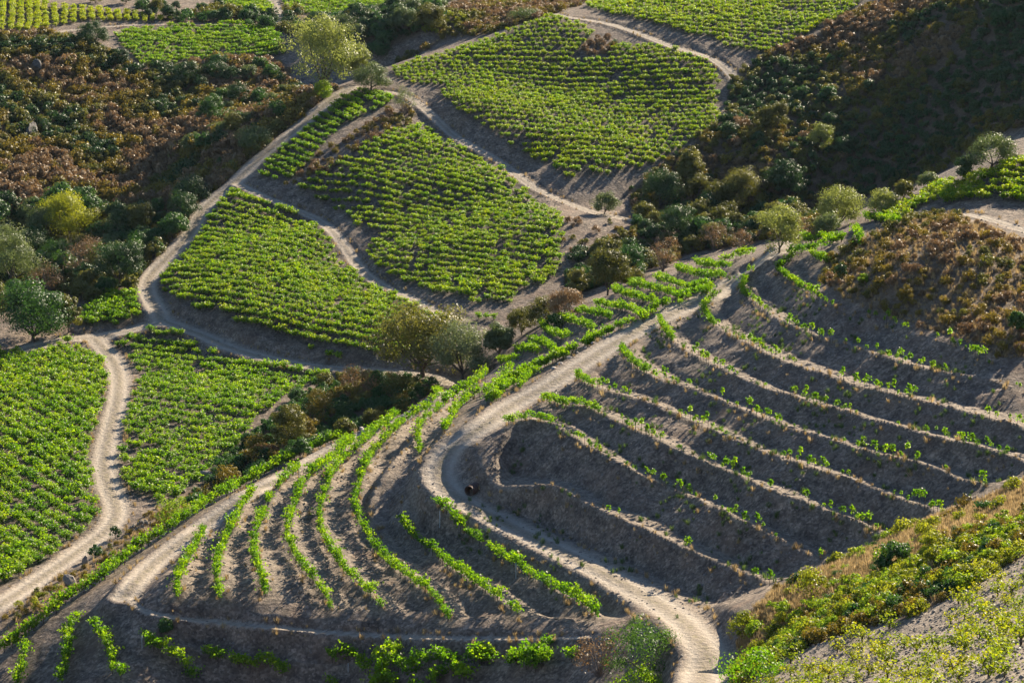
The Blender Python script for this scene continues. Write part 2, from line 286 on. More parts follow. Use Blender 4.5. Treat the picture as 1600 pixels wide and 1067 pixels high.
# tracks: level the cross-section, remember rut profile
TRK = np.full(H.shape, 9.0); TID = np.full(H.shape, -1, int); RUT = np.zeros(H.shape); MID = np.zeros(H.shape)
TLINES = []
HB = H.copy()
for ti, (s, hw, lab) in enumerate(TRACKS):
    L = wline(s, 9, 3); TLINES.append(L); mg = hw * 2.2 + .6
    sl = window(L, mg + 1); best = np.full(MX[sl].shape, 1e9); bz = np.zeros(best.shape); x, y = MX[sl], MY[sl]
    lz = BASE(L[:, 0], L[:, 1])
    if ti in (0,): lz = smooth(np.c_[lz, lz], 6)[:, 0]
    for k in range(len(L) - 1):
        a, b = L[k], L[k + 1]; d = b - a; L2 = max(d @ d, 1e-9)
        m = (x > min(a[0], b[0]) - mg) & (x < max(a[0], b[0]) + mg) & (y > min(a[1], b[1]) - mg) & (y < max(a[1], b[1]) + mg)
        if not m.any(): continue
        xx, yy = x[m], y[m]; t = np.clip(((xx - a[0]) * d[0] + (yy - a[1]) * d[1]) / L2, 0, 1)
        e = np.hypot(xx - a[0] - t * d[0], yy - a[1] - t * d[1]); bb = best[m]; u = e < bb
        bb[u] = e[u]; best[m] = bb; zz = bz[m]; zz[u] = (lz[k] + (lz[k + 1] - lz[k]) * t)[u]; bz[m] = zz
    wob = 1 + noise2(x, y, 3.0, 11) * .35
    q = best / (hw * wob); wgt = 1 - sst(.95, 1.9, best / hw)
    ok = best < 1e8; h = H[sl]; h[ok] = (h * (1 - wgt) + bz * wgt)[ok]; H[sl] = h
    tq = TRK[sl]; u = ok & (q < tq); tq[u] = q[u]; TRK[sl] = tq
    ii = TID[sl]; ii[u & (q < 1.0)] = ti; TID[sl] = ii
    rr = RUT[sl]; r2 = np.exp(-((best - .55 * hw) / (.22 * hw)) ** 2); rr[u] = r2[u]; RUT[sl] = rr; mm = MID[sl]; mm[u] = (np.exp(-(best / (.26 * hw)) ** 2) * (.75 if ti in (0, 1, 3, 5) else .3))[u]; MID[sl] = mm

def pmask(s, soft=0):
    p = wpoly(s); m = np.zeros(H.shape); sl = window(p, .5); m[sl] = in_poly(MX[sl], MY[sl], p); return m
M_SCRUB = np.clip(sum(pmask(s) for s in (SCRUB_L, SCRUB_L2, SCRUB_R, SCRUB_T, SCRUB_T2, RAVINE)), 0, 1)
M_DRY = np.clip(pmask(DOME) + pmask(BANK) + pmask(VERGE) + pmask(RIDGE_V), 0, 1)
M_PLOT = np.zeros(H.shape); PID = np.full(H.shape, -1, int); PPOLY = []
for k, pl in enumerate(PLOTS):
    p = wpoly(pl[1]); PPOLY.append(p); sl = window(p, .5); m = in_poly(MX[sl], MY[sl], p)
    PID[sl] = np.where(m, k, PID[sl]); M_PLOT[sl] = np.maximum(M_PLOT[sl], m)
FGP = wpoly(FG); sl = window(FGP, .5); m = in_poly(MX[sl], MY[sl], FGP); PID[sl] = np.where(m, len(PLOTS), PID[sl]); M_FG = np.zeros(H.shape); M_FG[sl] = m
def blur(a, n):
    for _ in range(n):
        b = a.copy(); b[1:-1, 1:-1] = (a[1:-1, 1:-1] * 2 + a[:-2, 1:-1] + a[2:, 1:-1] + a[1:-1, :-2] + a[1:-1, 2:]) / 6; a = b
    return a
M_SCRUB = blur(M_SCRUB, 4); M_DRY = blur(M_DRY, 5)
off = sst(.9, 1.5, TRK)                                        # 0 on tracks
rough = noise2(MX, MY, 1.3, 1) * .14 + noise2(MX, MY, .55, 2) * .09 + noise2(MX, MY, .28, 3) * .05
big = noise2(MX, MY, 7, 4) * .9 + noise2(MX, MY, 3.1, 6) * .5
H += rough * (.25 + .75 * off) * (.55 + .7 * TER) + big * off * (M_SCRUB * .9 + M_DRY * .35) - RUT * (TRK < 1.2) * .05
HG = Grid(GX, GY, H)
def ground(x, y): return HG(x, y)

# ------------------------------------------------------------------ materials
def newmat(name):
    m = bpy.data.materials.new(name); m.use_nodes = True; n = m.node_tree; n.nodes.clear()
    return m, n, lambda t: n.nodes.new(t), n.links.new
def ramp(N, stops):
    r = N('ShaderNodeValToRGB'); e = r.color_ramp.elements
    while len(e) < len(stops): e.new(.5)
    for k, (p, c) in enumerate(stops): e[k].position = p; e[k].color = (*c, 1)
    return r
def mixc(N, Lk, fac, a, b, mode='MIX'):
    m = N('ShaderNodeMix'); m.data_type = 'RGBA'; m.blend_type = mode
    for sock, v in ((m.inputs[0], fac), (m.inputs[6], a), (m.inputs[7], b)):
        if isinstance(v, (int, float)): sock.default_value = v
        elif isinstance(v, tuple): sock.default_value = (*v, 1)
        else: Lk(v, sock)
    return m.outputs[2]
def math_(N, Lk, op, a, b=0.0):
    m = N('ShaderNodeMath'); m.operation = op
    for s, v in ((m.inputs[0], a), (m.inputs[1], b)):
        if isinstance(v, (int, float)): s.default_value = v
        else: Lk(v, s)
    return m.outputs[0]
def noise_n(N, Lk, vec, sc, det=4, rough=.6):
    t = N('ShaderNodeTexNoise'); t.inputs['Scale'].default_value = sc; t.inputs['Detail'].default_value = det; t.inputs['Roughness'].default_value = rough
    Lk(vec, t.inputs['Vector']); return t.outputs['Fac']
def ground_mat():
    m, n, N, Lk = newmat('schist_ground')
    g = N('ShaderNodeNewGeometry'); pos = g.outputs['Position']
    at = N('ShaderNodeAttribute'); at.attribute_name = 'cover'; sp = N('ShaderNodeSeparateColor'); Lk(at.outputs['Color'], sp.inputs[0]); ab = N('ShaderNodeAttribute'); ab.attribute_name = 'bench'
    at2 = N('ShaderNodeAttribute'); at2.attribute_name = 'rut'
    trk, dry, scr = sp.outputs[0], sp.outputs[1], sp.outputs[2]
    n1 = noise_n(N, Lk, pos, .35, 5); n2 = noise_n(N, Lk, pos, 2.3, 5, .7); n3 = noise_n(N, Lk, pos, 9.0, 3, .7)
    vo = N('ShaderNodeTexVoronoi'); vo.inputs['Scale'].default_value = 6.5; Lk(pos, vo.inputs['Vector'])
    vo2 = N('ShaderNodeTexVoronoi'); vo2.inputs['Scale'].default_value = 2.6; Lk(pos, vo2.inputs['Vector'])
    soil = ramp(N, [(.25, (.088, .073, .061)), (.5, (.155, .127, .103)), (.75, (.25, .205, .165))]); Lk(n2, soil.inputs[0])
    vr = ramp(N, [(0, (.34, .32, .30)), (.45, (.62, .58, .54)), (1, (1.25, 1.2, 1.15))])
    svo = N('ShaderNodeSeparateColor'); Lk(vo.outputs['Color'], svo.inputs[0]); Lk(svo.outputs[0], vr.inputs[0])
    c = mixc(N, Lk, .75, soil.outputs[0], vr.outputs[0], 'MULTIPLY')
    c = mixc(N, Lk, 1.0, c, (1.5, 1.5, 1.5), 'MULTIPLY')
    nb = noise_n(N, Lk, pos, .9, 4, .6); pr = ramp(N, [(.3, (.55, .55, .57)), (.5, (1, 1, 1)), (.72, (1.55, 1.48, 1.4))]); Lk(nb, pr.inputs[0]); c = mixc(N, Lk, 1.0, c, pr.outputs[0], 'MULTIPLY')
    red = ramp(N, [(.5, (0, 0, 0)), (.68, (1, 1, 1))]); Lk(n1, red.inputs[0])
    c = mixc(N, Lk, math_(N, Lk, 'MULTIPLY', red.outputs[0], .45), c, (.19, .12, .08))
    tk = ramp(N, [(.2, (.25, .205, .16)), (.5, (.35, .295, .235)), (.8, (.46, .395, .32))]); Lk(n2, tk.inputs[0])
    tk2 = mixc(N, Lk, .35, tk.outputs[0], vr.outputs[0], 'MULTIPLY')
    tk3 = mixc(N, Lk, math_(N, Lk, 'MULTIPLY', at2.outputs['Fac'], .55), tk2, (.50, .435, .355))
    am = N('ShaderNodeAttribute'); am.attribute_name = 'mid'; tk3 = mixc(N, Lk, math_(N, Lk, 'MULTIPLY', am.outputs['Fac'], ramp_out(N, Lk, n2, .42, .62)), tk3, (.17, .145, .07))
    tf = math_(N, Lk, 'ADD', trk, math_(N, Lk, 'MULTIPLY', math_(N, Lk, 'SUBTRACT', n3, .5), .9))
    tr = ramp(N, [(.35, (0, 0, 0)), (.62, (1, 1, 1))]); Lk(tf, tr.inputs[0])
    dr = ramp(N, [(.3, (.09, .062, .036)), (.55, (.17, .12, .066)), (.8, (.28, .205, .11))]); Lk(n2, dr.inputs[0])
    df = math_(N, Lk, 'MULTIPLY', dry, ramp_out(N, Lk, n3, .3, .6))
    c = mixc(N, Lk, df, c, dr.outputs[0])
    c = mixc(N, Lk, math_(N, Lk, 'MULTIPLY', ab.outputs['Fac'], ramp_out(N, Lk, n2, .3, .6)), c, mixc(N, Lk, .45, (.33, .275, .215), vr.outputs[0], 'MULTIPLY'))  # bench soil coloured paler to brighten the sunlit strips
    ap = N('ShaderNodeAttribute'); ap.attribute_name = 'gap_shade'; c = mixc(N, Lk, ap.outputs['Fac'], c, mixc(N, Lk, 1.0, c, (.62, .62, .64), 'MULTIPLY'))  # shade between the vines painted as an even darkening of plot soil
    sr = ramp(N, [(.3, (.055, .04, .025)), (.55, (.13, .088, .05)), (.8, (.20, .15, .075))]); Lk(n2, sr.inputs[0])
    c = mixc(N, Lk, math_(N, Lk, 'MULTIPLY', scr, .85), c, sr.outputs[0])
    c = mixc(N, Lk, tr.outputs[0], c, tk3)
    b = N('ShaderNodeBsdfPrincipled'); b.inputs['Roughness'].default_value = .92; b.inputs['Specular IOR Level'].default_value = .25; Lk(c, b.inputs['Base Color'])
    hgt = math_(N, Lk, 'ADD', math_(N, Lk, 'MULTIPLY', svo.outputs[1], .6), math_(N, Lk, 'ADD', n3, math_(N, Lk, 'MULTIPLY', vo2.outputs['Distance'], .8)))
    bp = N('ShaderNodeBump'); bp.inputs['Strength'].default_value = .75; bp.inputs['Distance'].default_value = .11; Lk(hgt, bp.inputs['Height']); Lk(bp.outputs[0], b.inputs['Normal'])
    o = N('ShaderNodeOutputMaterial'); Lk(b.outputs[0], o.inputs[0]); return m
def ramp_out(N, Lk, f, a, b):
    r = ramp(N, [(a, (0, 0, 0)), (b, (1, 1, 1))]); Lk(f, r.inputs[0]); return r.outputs[0]
def leaf_mat(name, cols, trans=.4, tcol=None, rough=.5, yellow=None):
    m, n, N, Lk = newmat(name)
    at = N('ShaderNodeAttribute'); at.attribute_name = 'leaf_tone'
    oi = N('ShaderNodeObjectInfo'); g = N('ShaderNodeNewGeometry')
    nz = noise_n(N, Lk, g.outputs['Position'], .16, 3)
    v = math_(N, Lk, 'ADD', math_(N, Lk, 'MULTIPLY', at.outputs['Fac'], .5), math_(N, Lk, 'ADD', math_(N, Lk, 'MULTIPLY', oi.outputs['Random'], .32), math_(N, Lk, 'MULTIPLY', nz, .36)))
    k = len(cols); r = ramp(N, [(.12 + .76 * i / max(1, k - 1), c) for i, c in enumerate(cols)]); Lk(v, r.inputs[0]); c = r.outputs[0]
    if yellow:
        ti = N('ShaderNodeAttribute'); ti.attribute_type = 'INSTANCER'; ti.attribute_name = 'tint'
        f = math_(N, Lk, 'MULTIPLY', math_(N, Lk, 'ADD', at.outputs['Fac'], ti.outputs['Fac']), .5)
        f2 = ramp(N, [(.45, (0, 0, 0)), (1.0, (1, 1, 1))]); Lk(f, f2.inputs[0])
        c = mixc(N, Lk, f2.outputs[0], c, yellow)
    b = N('ShaderNodeBsdfPrincipled'); b.inputs['Roughness'].default_value = rough; b.inputs['Specular IOR Level'].default_value = .28; Lk(c, b.inputs['Base Color'])
    t = N('ShaderNodeBsdfTranslucent'); tc = mixc(N, Lk, 1.0, c, tcol or (2.2, 2.3, .9), 'MULTIPLY'); Lk(tc, t.inputs[0])
    mx = N('ShaderNodeMixShader'); mx.inputs[0].default_value = trans; Lk(b.outputs[0], mx.inputs[1]); Lk(t.outputs[0], mx.inputs[2])
    o = N('ShaderNodeOutputMaterial'); Lk(mx.outputs[0], o.inputs[0]); return m
def plain_mat(name, stops, sc=3.0, rough=.85, bump=.3, metal=0.0):
    m, n, N, Lk = newmat(name); tc = N('ShaderNodeTexCoord'); f = noise_n(N, Lk, tc.outputs['Object'], sc, 6, .65)
    r = ramp(N, stops); Lk(f, r.inputs[0]); b = N('ShaderNodeBsdfPrincipled'); b.inputs['Roughness'].default_value = rough; b.inputs['Metallic'].default_value = metal; Lk(r.outputs[0], b.inputs['Base Color'])
    if bump:
        bp = N('ShaderNodeBump'); bp.inputs['Strength'].default_value = bump; bp.inputs['Distance'].default_value = .05; Lk(f, bp.inputs['Height']); Lk(bp.outputs[0], b.inputs['Normal'])
    o = N('ShaderNodeOutputMaterial'); Lk(b.outputs[0], o.inputs[0]); return m
GM = ground_mat()
MAT = dict(
 vine=leaf_mat('vine_leaf', [(.026, .078, .012), (.066, .145, .012), (.135, .23, .012), (.245, .31, .015)], .45, (2.05, 2.35, .45), yellow=(.32, .29, .02), rough=.5),
 fgvine=leaf_mat('straggly_vine_leaf', [(.05, .11, .012), (.11, .18, .012), (.18, .24, .014), (.26, .27, .02)], .48, (2.2, 2.0, .6)),
 fig=leaf_mat('fig_leaf', [(.022, .06, .018), (.04, .095, .024), (.07, .13, .03)], .3),
 evergreen=leaf_mat('evergreen_leaf', [(.02, .048, .018), (.036, .075, .024), (.07, .115, .036)], .2, (1.6, 1.8, .9)),
 greygreen=leaf_mat('grey_green_leaf', [(.06, .09, .04), (.105, .145, .055), (.17, .205, .085)], .32, (1.6, 1.6, 1.0)),
 olive=leaf_mat('olive_leaf', [(.055, .065, .02), (.10, .108, .026), (.165, .165, .045)], .36, (1.8, 1.7, .9)),
 almond=leaf_mat('almond_leaf', [(.10, .13, .065), (.17, .205, .105), (.25, .285, .15)], .35, (1.5, 1.5, 1.0)),
 willow=leaf_mat('willow_leaf', [(.12, .15, .05), (.19, .22, .07), (.28, .30, .10)], .42, (1.7, 1.7, .9)),
 lime=leaf_mat('lime_leaf', [(.10, .18, .018), (.17, .26, .02), (.25, .32, .025)], .45, (1.8, 1.8, .8)),
 rust=leaf_mat('rust_leaf', [(.12, .08, .047), (.20, .14, .078), (.30, .22, .12)], .25, (1.6, 1.3, .9)),
 ochre=leaf_mat('ochre_leaf', [(.10, .084, .02), (.17, .14, .026), (.25, .205, .036)], .3, (1.7, 1.5, .8)),
 bramble=leaf_mat('bramble_leaf', [(.02, .06, .022), (.035, .09, .028), (.06, .12, .035)], .3),
 grass=leaf_mat('dry_grass_blade', [(.18, .128, .068), (.33, .25, .13), (.50, .40, .23)], .35, (1.3, 1.2, 1.0)),
 herb=leaf_mat('herb_leaf', [(.07, .10, .018), (.15, .185, .02), (.26, .28, .03)], .45, (2.0, 1.9, .7)),
 weed=leaf_mat('weed_blade', [(.05, .09, .035), (.08, .13, .045), (.12, .17, .06)], .3, (1.6, 1.7, .9)),
 bark=plain_mat('bark', [(.3, (.05, .038, .03)), (.7, (.13, .10, .08))], 6), twig=plain_mat('twig', [(.3, (.10, .08, .065)), (.7, (.20, .16, .13))], 6),
 rock=plain_mat('schist_rock', [(.25, (.10, .085, .07)), (.5, (.20, .175, .15)), (.8, (.33, .29, .25))], 2.2, bump=.8),
 dark_rock=plain_mat('dark_schist', [(.3, (.05, .046, .043)), (.55, (.10, .092, .085)), (.8, (.19, .175, .16))], 3.5, bump=1.0), white=plain_mat('white_stone', [(.3, (.55, .52, .48)), (.7, (.75, .72, .68))], 3), kerb=plain_mat('pale_kerb', [(.3, (.30, .26, .22)), (.7, (.46, .41, .36))], 2),
 pipe=plain_mat('rusty_pipe', [(.3, (.06, .035, .028)), (.7, (.15, .085, .06))], 4, .7), stake=plain_mat('weathered_stake', [(.3, (.18, .155, .13)), (.7, (.32, .29, .25))], 5),
 blue=plain_mat('blue_stake', [(.3, (.05, .22, .42)), (.7, (.09, .32, .52))], 5, .5, 0), steel=plain_mat('galvanised_stake', [(.3, (.25, .28, .29)), (.7, (.42, .45, .46))], 5, .5),
)
# ------------------------------------------------------------------ object helpers
def tag(o, label=None, cat=None, group=None, kind=None):
    for k, v in (('label', label), ('category', cat), ('group', group), ('kind', kind)):
        if v: o[k] = v
    return o
def mesh_np(name, V, F, mat, smooth_=False, attr=None):
    V = np.asarray(V, np.float32); F = np.asarray(F, np.int32); k = F.shape[1]
    me = bpy.data.meshes.new(name); me.vertices.add(len(V)); me.vertices.foreach_set('co', V.ravel())
    me.loops.add(F.size); me.loops.foreach_set('vertex_index', F.ravel()); me.polygons.add(len(F))
    me.polygons.foreach_set('loop_start', np.arange(0, F.size, k, dtype=np.int32)); me.polygons.foreach_set('loop_total', np.full(len(F), k, np.int32))
    if smooth_: me.polygons.foreach_set('use_smooth', np.ones(len(F), bool))
    if attr:
        for an, (ty, val) in attr.items():
            a = me.attributes.new(an, ty, 'POINT')
            a.data.foreach_set('color' if ty == 'FLOAT_COLOR' else 'value', np.asarray(val, np.float32).ravel())
    me.materials.append(mat); me.update(calc_edges=True); return me
def link(name, me, parent=None):
    o = bpy.data.objects.new(name, me); COL.objects.link(o); o.parent = parent; return o
def empty(name, loc, rz=0.0, sc=1.0):
    o = bpy.data.objects.new(name, None); COL.objects.link(o); o.location = loc; o.rotation_euler = (0, 0, rz); o.scale = (sc,) * 3; o.empty_display_size = .2; return o

# ------------------------------------------------------------------ ground meshes (one continuous sheet, split by what the surface is)
ny, nx = H.shape
VV = np.stack([MX, MY, H], -1).reshape(-1, 3)
COVER = np.stack([np.clip(1.15 - TRK * .65, 0, 1), M_DRY, M_SCRUB, np.ones(H.shape)], -1).reshape(-1, 4)
# benches and rims are painted paler to look more sunlit, with thin dead grass
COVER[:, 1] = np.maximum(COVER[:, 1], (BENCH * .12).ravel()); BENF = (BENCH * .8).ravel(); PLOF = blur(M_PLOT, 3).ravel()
RUTF = (RUT * (TRK < 1.3)).ravel(); MIDF = (MID * (TRK < 1.3)).ravel()
COVER[:, 0] = np.maximum(COVER[:, 0], .5 * M_FG.ravel())
jj, ii = np.meshgrid(np.arange(ny - 1), np.arange(nx - 1), indexing='ij')
a = (jj * nx + ii).ravel(); QF = np.stack([a, a + 1, a + nx + 1, a + nx], -1)
fid = np.zeros(len(QF), int)
tq = TID[:-1, :-1].ravel(); tr_ = (TER[:-1, :-1].ravel() > .5) | (BENCH[:-1, :-1].ravel() > .5); pp = PID[:-1, :-1].ravel()
fid[pp >= 0] = 200 + pp[pp >= 0]; fid[tr_] = 100; fid[tq >= 0] = 1 + tq[tq >= 0]
def sub_ground(name, sel, label):
    F = QF[sel]; u, inv = np.unique(F, return_inverse=True)
    me = mesh_np(name, VV[u], inv.reshape(F.shape), GM, True, {'cover': ('FLOAT_COLOR', COVER[u]), 'rut': ('FLOAT', RUTF[u]), 'mid': ('FLOAT', MIDF[u]), 'bench': ('FLOAT', BENF[u]), 'gap_shade': ('FLOAT', PLOF[u])})
    return tag(link(name, me), label, None, None, 'structure')
sub_ground('hillside', fid == 0, 'scrubby slopes and ravines around the vine plots')
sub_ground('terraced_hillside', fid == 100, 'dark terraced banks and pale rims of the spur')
for k, t in enumerate(TRACKS):
    if (fid == k + 1).any(): sub_ground('dirt_track' if t[1] > .8 else 'footpath', fid == k + 1, t[2])
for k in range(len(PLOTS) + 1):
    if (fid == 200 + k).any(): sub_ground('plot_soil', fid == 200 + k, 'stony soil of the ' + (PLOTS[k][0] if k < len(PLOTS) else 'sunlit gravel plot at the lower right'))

# ------------------------------------------------------------------ foliage builders
def quads(c, nrm, length, width, rng, fold=.25):               # one bent rhombic leaf per centre
    n = len(c); nrm = nrm / (np.linalg.norm(nrm, axis=1, keepdims=True) + 1e-9)
    r = rng.normal(size=(n, 3)); u = np.cross(nrm, r); u /= np.linalg.norm(u, axis=1, keepdims=True) + 1e-9; v = np.cross(nrm, u)
    l = (length * (.7 + .6 * rng.random(n)))[:, None] * .5; wd = (width * (.7 + .6 * rng.random(n)))[:, None] * .5
    V = np.stack([c - u * l, c - v * wd + nrm * wd * fold, c + u * l * 1.1, c + v * wd + nrm * wd * fold], 1).reshape(-1, 3)
    F = np.arange(4 * n).reshape(n, 4); tone = np.repeat(rng.random(n), 4)
    return V, F, tone
def leafmesh(name, c, nrm, l, wd, mat, rng, extra_tone=None):
    V, F, t = quads(c, nrm, l, wd, rng)
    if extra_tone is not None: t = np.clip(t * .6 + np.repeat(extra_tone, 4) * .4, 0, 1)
    return mesh_np(name, V, F, mat, False, {'leaf_tone': ('FLOAT', t)})
def tubes(paths, sides=5):
    Vs, Fs, o = [], [], 0
    for P_, R_ in paths:
        P_ = np.array(P_, float); R_ = np.broadcast_to(np.array(R_, float), (len(P_),)); m = len(P_)
        for k in range(m):
            d = P_[min(k + 1, m - 1)] - P_[max(k - 1, 0)]; d = d / (np.linalg.norm(d) + 1e-9)
            q = np.cross(d, (0, 1, .3)); q /= np.linalg.norm(q) + 1e-9; s_ = np.cross(d, q)
            an = np.arange(sides) * 2 * math.pi / sides
            Vs.append(P_[k] + R_[k] * (np.cos(an)[:, None] * q + np.sin(an)[:, None] * s_))
        for k in range(m - 1):
            for i in range(sides):
                a_ = o + k * sides + i; b_ = o + k * sides + (i + 1) % sides
                Fs.append((a_, b_, b_ + sides, a_ + sides))
        e = o + (m - 1) * sides
        for i in range(sides): Fs.append((e + i, e + (i + 1) % sides, e + (i + 2) % sides, e + (i + 2) % sides) if False else (e, e + i, e + (i + 1) % sides, e)) if False else None
        o += m * sides
    return np.vstack(Vs), np.array(Fs)
def tube_mesh(name, paths, mat, sides=5): V, F = tubes(paths, sides); return mesh_np(name, V, F, mat, True)
def curve(a, b, bend, n=5, rng=RNG):
    a, b = np.array(a, float), np.array(b, float); t = np.linspace(0, 1, n)[:, None]
    k = rng.normal(size=3) * bend * np.linalg.norm(b - a); return a + (b - a) * t + k * (t * (1 - t)) * 4 * .5

def bush_vine(seed, n=264, leaf=.15, spread=.5, height=.80, mat='vine'):
    """goblet-pruned vine: stump, arms, arching shoots with leaves along them"""
    r = np.random.default_rng(seed); C_, N_, T = [], [], []
    paths = [([(0, 0, -.15), (.02, .01, .12), (.0, .0, .26)], [.05, .045, .04])]
    ns = 11
    for k in range(ns):
        an = 2 * math.pi * (k + r.random() * .7) / ns; L = spread * (.45 + .75 * r.random()); h = height * (.55 + .5 * r.random())
        tip = np.array([math.cos(an) * L, math.sin(an) * L, h]); mid = np.array([math.cos(an) * L * .45, math.sin(an) * L * .45, .26 + (h - .26) * .75])
        if k % 2 == 0: paths.append(([(0, 0, .24), tuple(mid * .7 + np.array([0, 0, .05])), tuple(mid)], [.03, .02, .012]))
        m = n // ns; t = r.random(m) ** .8; t3 = t[:, None]
        q = (1 - t3) ** 2 * np.array([0, 0, .26]) + 2 * (1 - t3) * t3 * mid * 1.15 + t3 ** 2 * tip
        q = q + r.normal(size=(m, 3)) * (.11, .11, .085); C_.append(q)
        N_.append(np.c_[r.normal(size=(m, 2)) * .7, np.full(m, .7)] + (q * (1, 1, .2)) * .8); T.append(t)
    c = np.vstack(C_); c[:, 2] = np.maximum(c[:, 2] - .1 * np.hypot(c[:, 0], c[:, 1]), .06 + .1 * r.random(len(c)))
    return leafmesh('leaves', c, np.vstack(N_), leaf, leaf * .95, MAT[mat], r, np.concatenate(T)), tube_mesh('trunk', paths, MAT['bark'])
def row_vine(seed, n=170, length=1.05, height=1.0, leaf=.15):
    """vine trained along its row (local X): leaves on shoots that rise from an arm and flop over"""
    r = np.random.default_rng(seed); C_, N_, T = [], [], []
    paths = [([(0, 0, -.15), (.02, 0, .2), (0, 0, .42)], [.035, .03, .025]), ([(-length * .45, 0, .45), (0, 0, .42), (length * .45, 0, .45)], [.012, .02, .012])]
    ns = 12
    for k in range(ns):
        x0 = (k / (ns - 1) - .5) * length * .95 + r.normal() * .05; h = height * (.7 + .45 * r.random()); sw = r.normal() * .28
        tip = np.array([x0 + r.normal() * .15, sw, h * (.95 if abs(sw) < .25 else .8)]); b = np.array([x0, 0, .36]); mid = np.array([x0, sw * .3, h])
        m = n // ns; t = r.random(m)[:, None]; q = (1 - t) ** 2 * b + 2 * t * (1 - t) * mid + t * t * tip + r.normal(size=(m, 3)) * (.08, .09, .07)
        C_.append(q); N_.append(np.c_[r.normal(size=m) * .7, r.normal(size=m) * .9, np.full(m, .5)]); T.append(t[:, 0])
        if k % 3 == 0: paths.append(([tuple(b), tuple((b + mid) / 2), tuple(mid * .9)], [.009, .007, .005]))
    c = np.vstack(C_); c[:, 2] = np.maximum(c[:, 2], .12)
    return leafmesh('leaves', c, np.vstack(N_), leaf, leaf * .95, MAT['vine'], r, np.concatenate(T)), tube_mesh('trunk', paths, MAT['bark'])
def young_vine(seed, n=46, height=.85, hook=.35, leaf=.13):
    """spindly vine: a bare stem, a bunch of leaves on top that nods over to one side"""
    r = np.random.default_rng(seed)
    P_ = [np.array([0, 0, -.12]), np.array([.02, .01, height * .55]), np.array([hook * .25, .0, height * .95]), np.array([hook * .8, 0, height * .98]), np.array([hook * 1.15, 0, height * .66])]
    t = r.random(n) ** .7 * .999; k = (1 + t * 3).astype(int); f = (1 + t * 3) - k; A = np.array(P_)
    c = A[k] * (1 - f)[:, None] + A[np.minimum(k + 1, 4)] * f[:, None] + r.normal(size=(n, 3)) * (.06, .075, .06)
    c[:, 2] = np.maximum(c[:, 2], .15)
    return leafmesh('leaves', c, r.normal(size=(n, 3)) + (0, 0, .4), leaf, leaf, MAT['vine'], r, t), tube_mesh('trunk', [(P_, [.02, .016, .012, .008, .005])], MAT['bark'])
def crown_pts(r, n, wx, wy, h, z0, lumps, lump_r, shell=.55):
    """leaf centres and normals clustered in lumps over an uneven ellipsoid"""
    d = r.normal(size=(lumps, 3)); d /= np.linalg.norm(d, axis=1, keepdims=True); d[:, 2] = np.where(d[:, 2] < -.55, -d[:, 2], d[:, 2])
    rad = shell + (1 - shell) * r.random(lumps)
    q = d * rad[:, None] * np.array([wx * .44, wy * .44, h * .46]) * (.86 + .28 * r.random((lumps, 1)))
    cz = z0 + h * .46
    k = r.integers(0, lumps, n); lr = lump_r * (.6 + .8 * r.random(lumps))
    e = r.normal(size=(n, 3)); e /= np.linalg.norm(e, axis=1, keepdims=True)
    e = e * (r.random(n) ** .32)[:, None]
    c = q[k] + e * lr[k][:, None] * np.array([1, 1, .8]); c[:, 2] += cz
    nrm = e * 1.8 + c * (1, 1, 0) / (wx * .6) + r.normal(size=(n, 3)) * .42 + (0, 0, .25)
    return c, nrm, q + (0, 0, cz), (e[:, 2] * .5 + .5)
def tree_meshes(seed, wd, h, mat, kind='round', leaf=.16):
    r = np.random.default_rng(seed)
    if kind == 'round': n, lumps, lr, shell, z0, br = int(1700 + 1150 * wd * h * .34), 44, .165 * wd, .6, .0, 5
    elif kind == 'airy': n, lumps, lr, shell, z0, br = int(3200 + 1500 * wd * h * .36), 70, .13 * wd, .42, h * .03, 10
    elif kind == 'twig': n, lumps, lr, shell, z0, br = int(200 + 60 * wd * h), 20, .16 * wd, .5, h * .1, 34
    else: n, lumps, lr, shell, z0, br = int(600 + 520 * wd * h * .34), 24, .15 * wd, .5, -.05 * h, 6
    n = min(n, 11500)
    c, nr, lc, tone = crown_pts(r, n, wd, wd * (.8 + .3 * r.random()), h - z0, z0, lumps, lr, shell)
    ok = c[:, 2] > .03; c, nr, tone = c[ok], nr[ok], tone[ok]
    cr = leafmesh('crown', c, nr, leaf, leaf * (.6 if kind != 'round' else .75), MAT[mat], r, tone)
    paths = []; th = {'round': .06, 'airy': .055, 'twig': .05, 'scrub': .04}[kind] * max(.6, wd * .35); fork = max(.25, z0 + .1 * h)
    stems = [np.array([0, 0, fork])]
    paths.append((curve((0, 0, -.3), stems[0], .08, 5, r), np.linspace(th * 1.35, th, 5)))
    if kind == 'twig':
        for k in range(br):
            an = r.random() * 6.28; L = wd * .5 * (.3 + .75 * r.random()); tip = (math.cos(an) * L, math.sin(an) * L, h * (.55 + .5 * r.random()))
            paths.append((curve((r.normal() * .06, r.normal() * .06, 0), tip, .12, 5, r), np.linspace(.02, .006, 5)))
    else:
        for k in r.permutation(lumps)[:br]: paths.append((curve(stems[0] - (0, 0, .05), stems[0] + (lc[k] - stems[0]) * .72, .12, 5, r), np.linspace(th * .75, th * .15, 5)))
    return cr, tube_mesh('trunk', paths, MAT['twig' if kind == 'twig' else 'bark'])
def place_tree(name, x, y, wd, h, mat, kind, label, cat, group=None, seed=0, leaf=.16):
    cr, tk = tree_meshes(seed, wd, h, mat, kind, leaf)
    e = empty(name, (x, y, float(ground(x, y))), RNG.random() * 6.28); tag(e, label, cat, group)
    link('crown', cr, e); link('trunk', tk, e); return e
